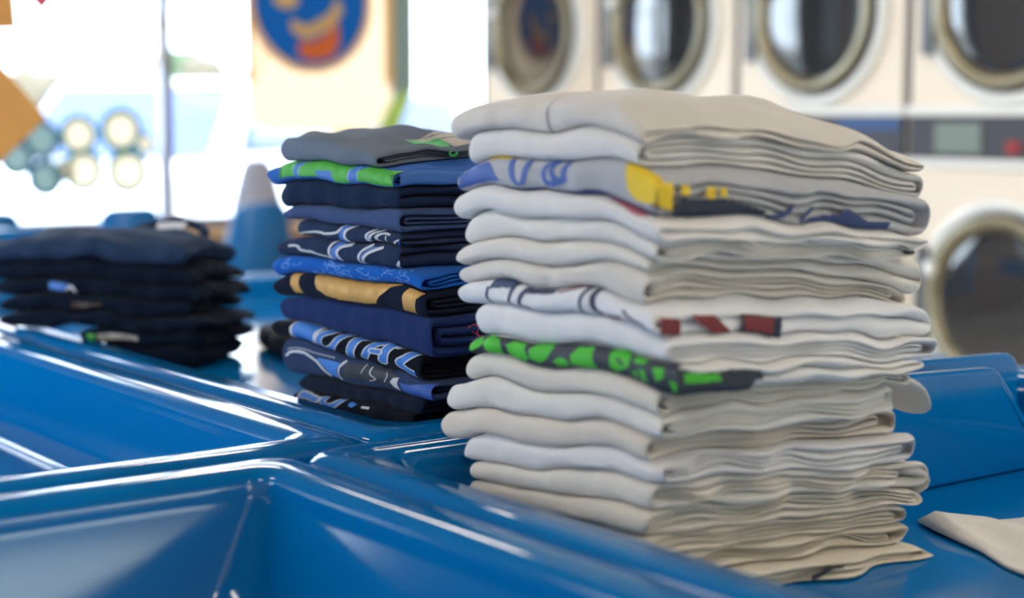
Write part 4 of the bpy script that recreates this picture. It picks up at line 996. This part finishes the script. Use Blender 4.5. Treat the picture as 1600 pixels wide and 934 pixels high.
# ---- stack of black shirts
ex = np.array((-.968, .25)); ey = np.array((.25, .968))
n = 7
zb = [.150, .112, .083, .055, .028, .002, -.026, -.064]
zl = [.150, .112, .084, .056, .028, .001, -.028, -.064]
BS = Stack(ex, ey, (-.56, 2.95), 0.0, .45, 0.0, .24, zl, zb, [z - .004 for z in zb], -TRAY_FAR_D + .0005, .035, 21, namp=.003, wave=.004)
BLAB = ['faded black folded shirt, topmost of the black stack, with a white neck label', 'black folded shirt, second from the top of the black stack', 'black folded shirt with a small blue and white mark on its edge', 'black folded shirt with a small brown mark on its edge',
        'black folded shirt, fifth from the top of the black stack', 'black folded shirt with a cream lettered strip on its edge', 'black folded shirt at the bottom of the black stack']
ba0 = [.02, .0, -.012, .008, -.02, -.012, .0]; ba1 = [.53, .44, .42, .40, .40, .24, .22]
black = []
for i in range(7):
    sh = Shirt(BS, i, ba0[i], ba1[i], rng.uniform(-.006, .006), .23 + rng.uniform(-.015, .015), 150 + i, rx=.03 if i == 0 else .016, jit=.006, inner=.07, yaw=rng.uniform(-.03, .03), nose=.05, bulge=.0022, single=1, nose0=.03)
    o = sh.build('folded_shirt', fabric('black_cotton_%d' % (i + 1), (40, 58, 86) if i == 0 else (12, 24, 42), var=.15, macro=.5, mscale=26))  # topmost shirt gets a lighter, bluer cloth colour
    tag(o, BLAB[i], 'shirt', 'black shirts in the low stack'); black.append(sh)
black[2].face_print([('b', 'poly', [(.26, .25), (.30, .2), (.30, .75), (.26, .7)]), ('pw', 'line', [(.262, .6), (.254, .3), (.245, .7)], .003)])
black[3].face_print([('br', 'poly', [(.19, .4), (.25, .3), (.25, .7), (.19, .65)])])
black[5].face_print([('g', 'poly', [(.205, .3), (.222, .3), (.222, .8), (.205, .8)]), ('cr', 'poly', [(.12, .28), (.20, .32), (.20, .72), (.12, .6)])])
# collar and neck label of the top one
t0 = black[0]
bm = bmesh.new()
cpts = []
for k in range(25):
    t = math.pi * k / 24
    cpts.append((.14 + .075 * math.cos(t), .17 + .04 * math.sin(t), .178 + .012 * math.sin(t) - .012 * abs(math.cos(t))))
def bw(a, b, z):
    p = BS.world(np.array([a]), np.array([b]), np.array([z]))[0] - t0.org; return Vector(p)
tube(bm, [bw(*p) for p in cpts], [.009] * 25, 8)
for k in range(0):
    pass
obj('collar', bm, t0.o.data.materials[0], t0.o, True)
bm = bmesh.new(); vs = [bm.verts.new(bw(*p)) for p in ((.165, .185, .186), (.105, .185, .188), (.11, .160, .170), (.165, .160, .168))]
bm.faces.new(vs); r = bmesh.ops.extrude_face_region(bm, geom=bm.faces[:])
for v in r['geom']:
    if isinstance(v, bmesh.types.BMVert): v.co.z += .001
obj('neck_label', bm, INK['tagw'], t0.o)['label'] = 'white neck label'

# ---- single dark grey garment lying beside them, white cloth on the near table
gx = np.array((-.40, .917)); gy = np.array((.917, .40))
GS = Stack(gx, gy, (-.345, 2.89), 0.0, .42, 0.0, .30, [-.020, -.064], [-.028, -.064], [-.030, -.064], -TRAY_FAR_D + .0005, .014, 31, namp=.002, wave=.004)
sh = Shirt(GS, 0, 0, .42, 0, .28, 201, rx=.02, jit=.006, inner=.06, nose=.04, bulge=.004, single=1, nose0=.03)
tag(sh.build('folded_shirt', fabric('charcoal_cotton', (58, 58, 66), macro=.5)), 'charcoal folded shirt lying alone between the black and the blue stacks', 'shirt')
bm = bmesh.new()
outl = [(1.338, 1.610), (1.285, 1.660), (1.262, 1.725), (1.20, 1.80), (1.06, 1.74), (1.05, 1.60), (1.095, 1.508), (1.135, 1.522), (1.19, 1.552), (1.245, 1.570), (1.30, 1.590)]
cx = np.mean([p[0] for p in outl]); cy = np.mean([p[1] for p in outl])
outl = [(p[0] - cx, p[1] - cy) for p in round_poly([(p[0], p[1]) for p in outl], .012, 3)]
cn = Noise(71, .06, .2); N = len(outl); rings = []
for f in np.linspace(1, 0, 12):
    L = []
    for (x, y) in outl:
        z = .004 + .014 * min(1, (1 - f) * 5) * (.6 + .4 * float(cn(x * f, y * f))) ; L.append((x * f, y * f, max(z, .003)))
    rings.append(L)
V = []; F = []
for L in rings: V += [list(W(cx + p[0], cy + p[1], p[2])) for p in L]
for k in range(11):
    for j in range(N): F.append((k * N + j, k * N + (j + 1) % N, (k + 1) * N + (j + 1) % N, (k + 1) * N + j))
me_off = W(cx, cy, 0)
V = [[v[0] - me_off[0], v[1] - me_off[1], v[2]] for v in V]
o = pydata('cloth', V, F, fabric('white_rag', (222, 218, 212), macro=.5))
md = o.modifiers.new('thick', 'SOLIDIFY'); md.thickness = .003; md.offset = -1
bmx = bmesh.new(); bmx.from_mesh(o.data); bmesh.ops.remove_doubles(bmx, verts=bmx.verts, dist=1e-5); bmesh.ops.recalc_face_normals(bmx, faces=bmx.faces); bmx.to_mesh(o.data); bmx.free()
o.location = (me_off[0], me_off[1], TABLE_Z - TRAY_NEAR_D + .001)
tag(o, 'white cloth lying flat on the blue table beside the tall white stack', 'cloth')
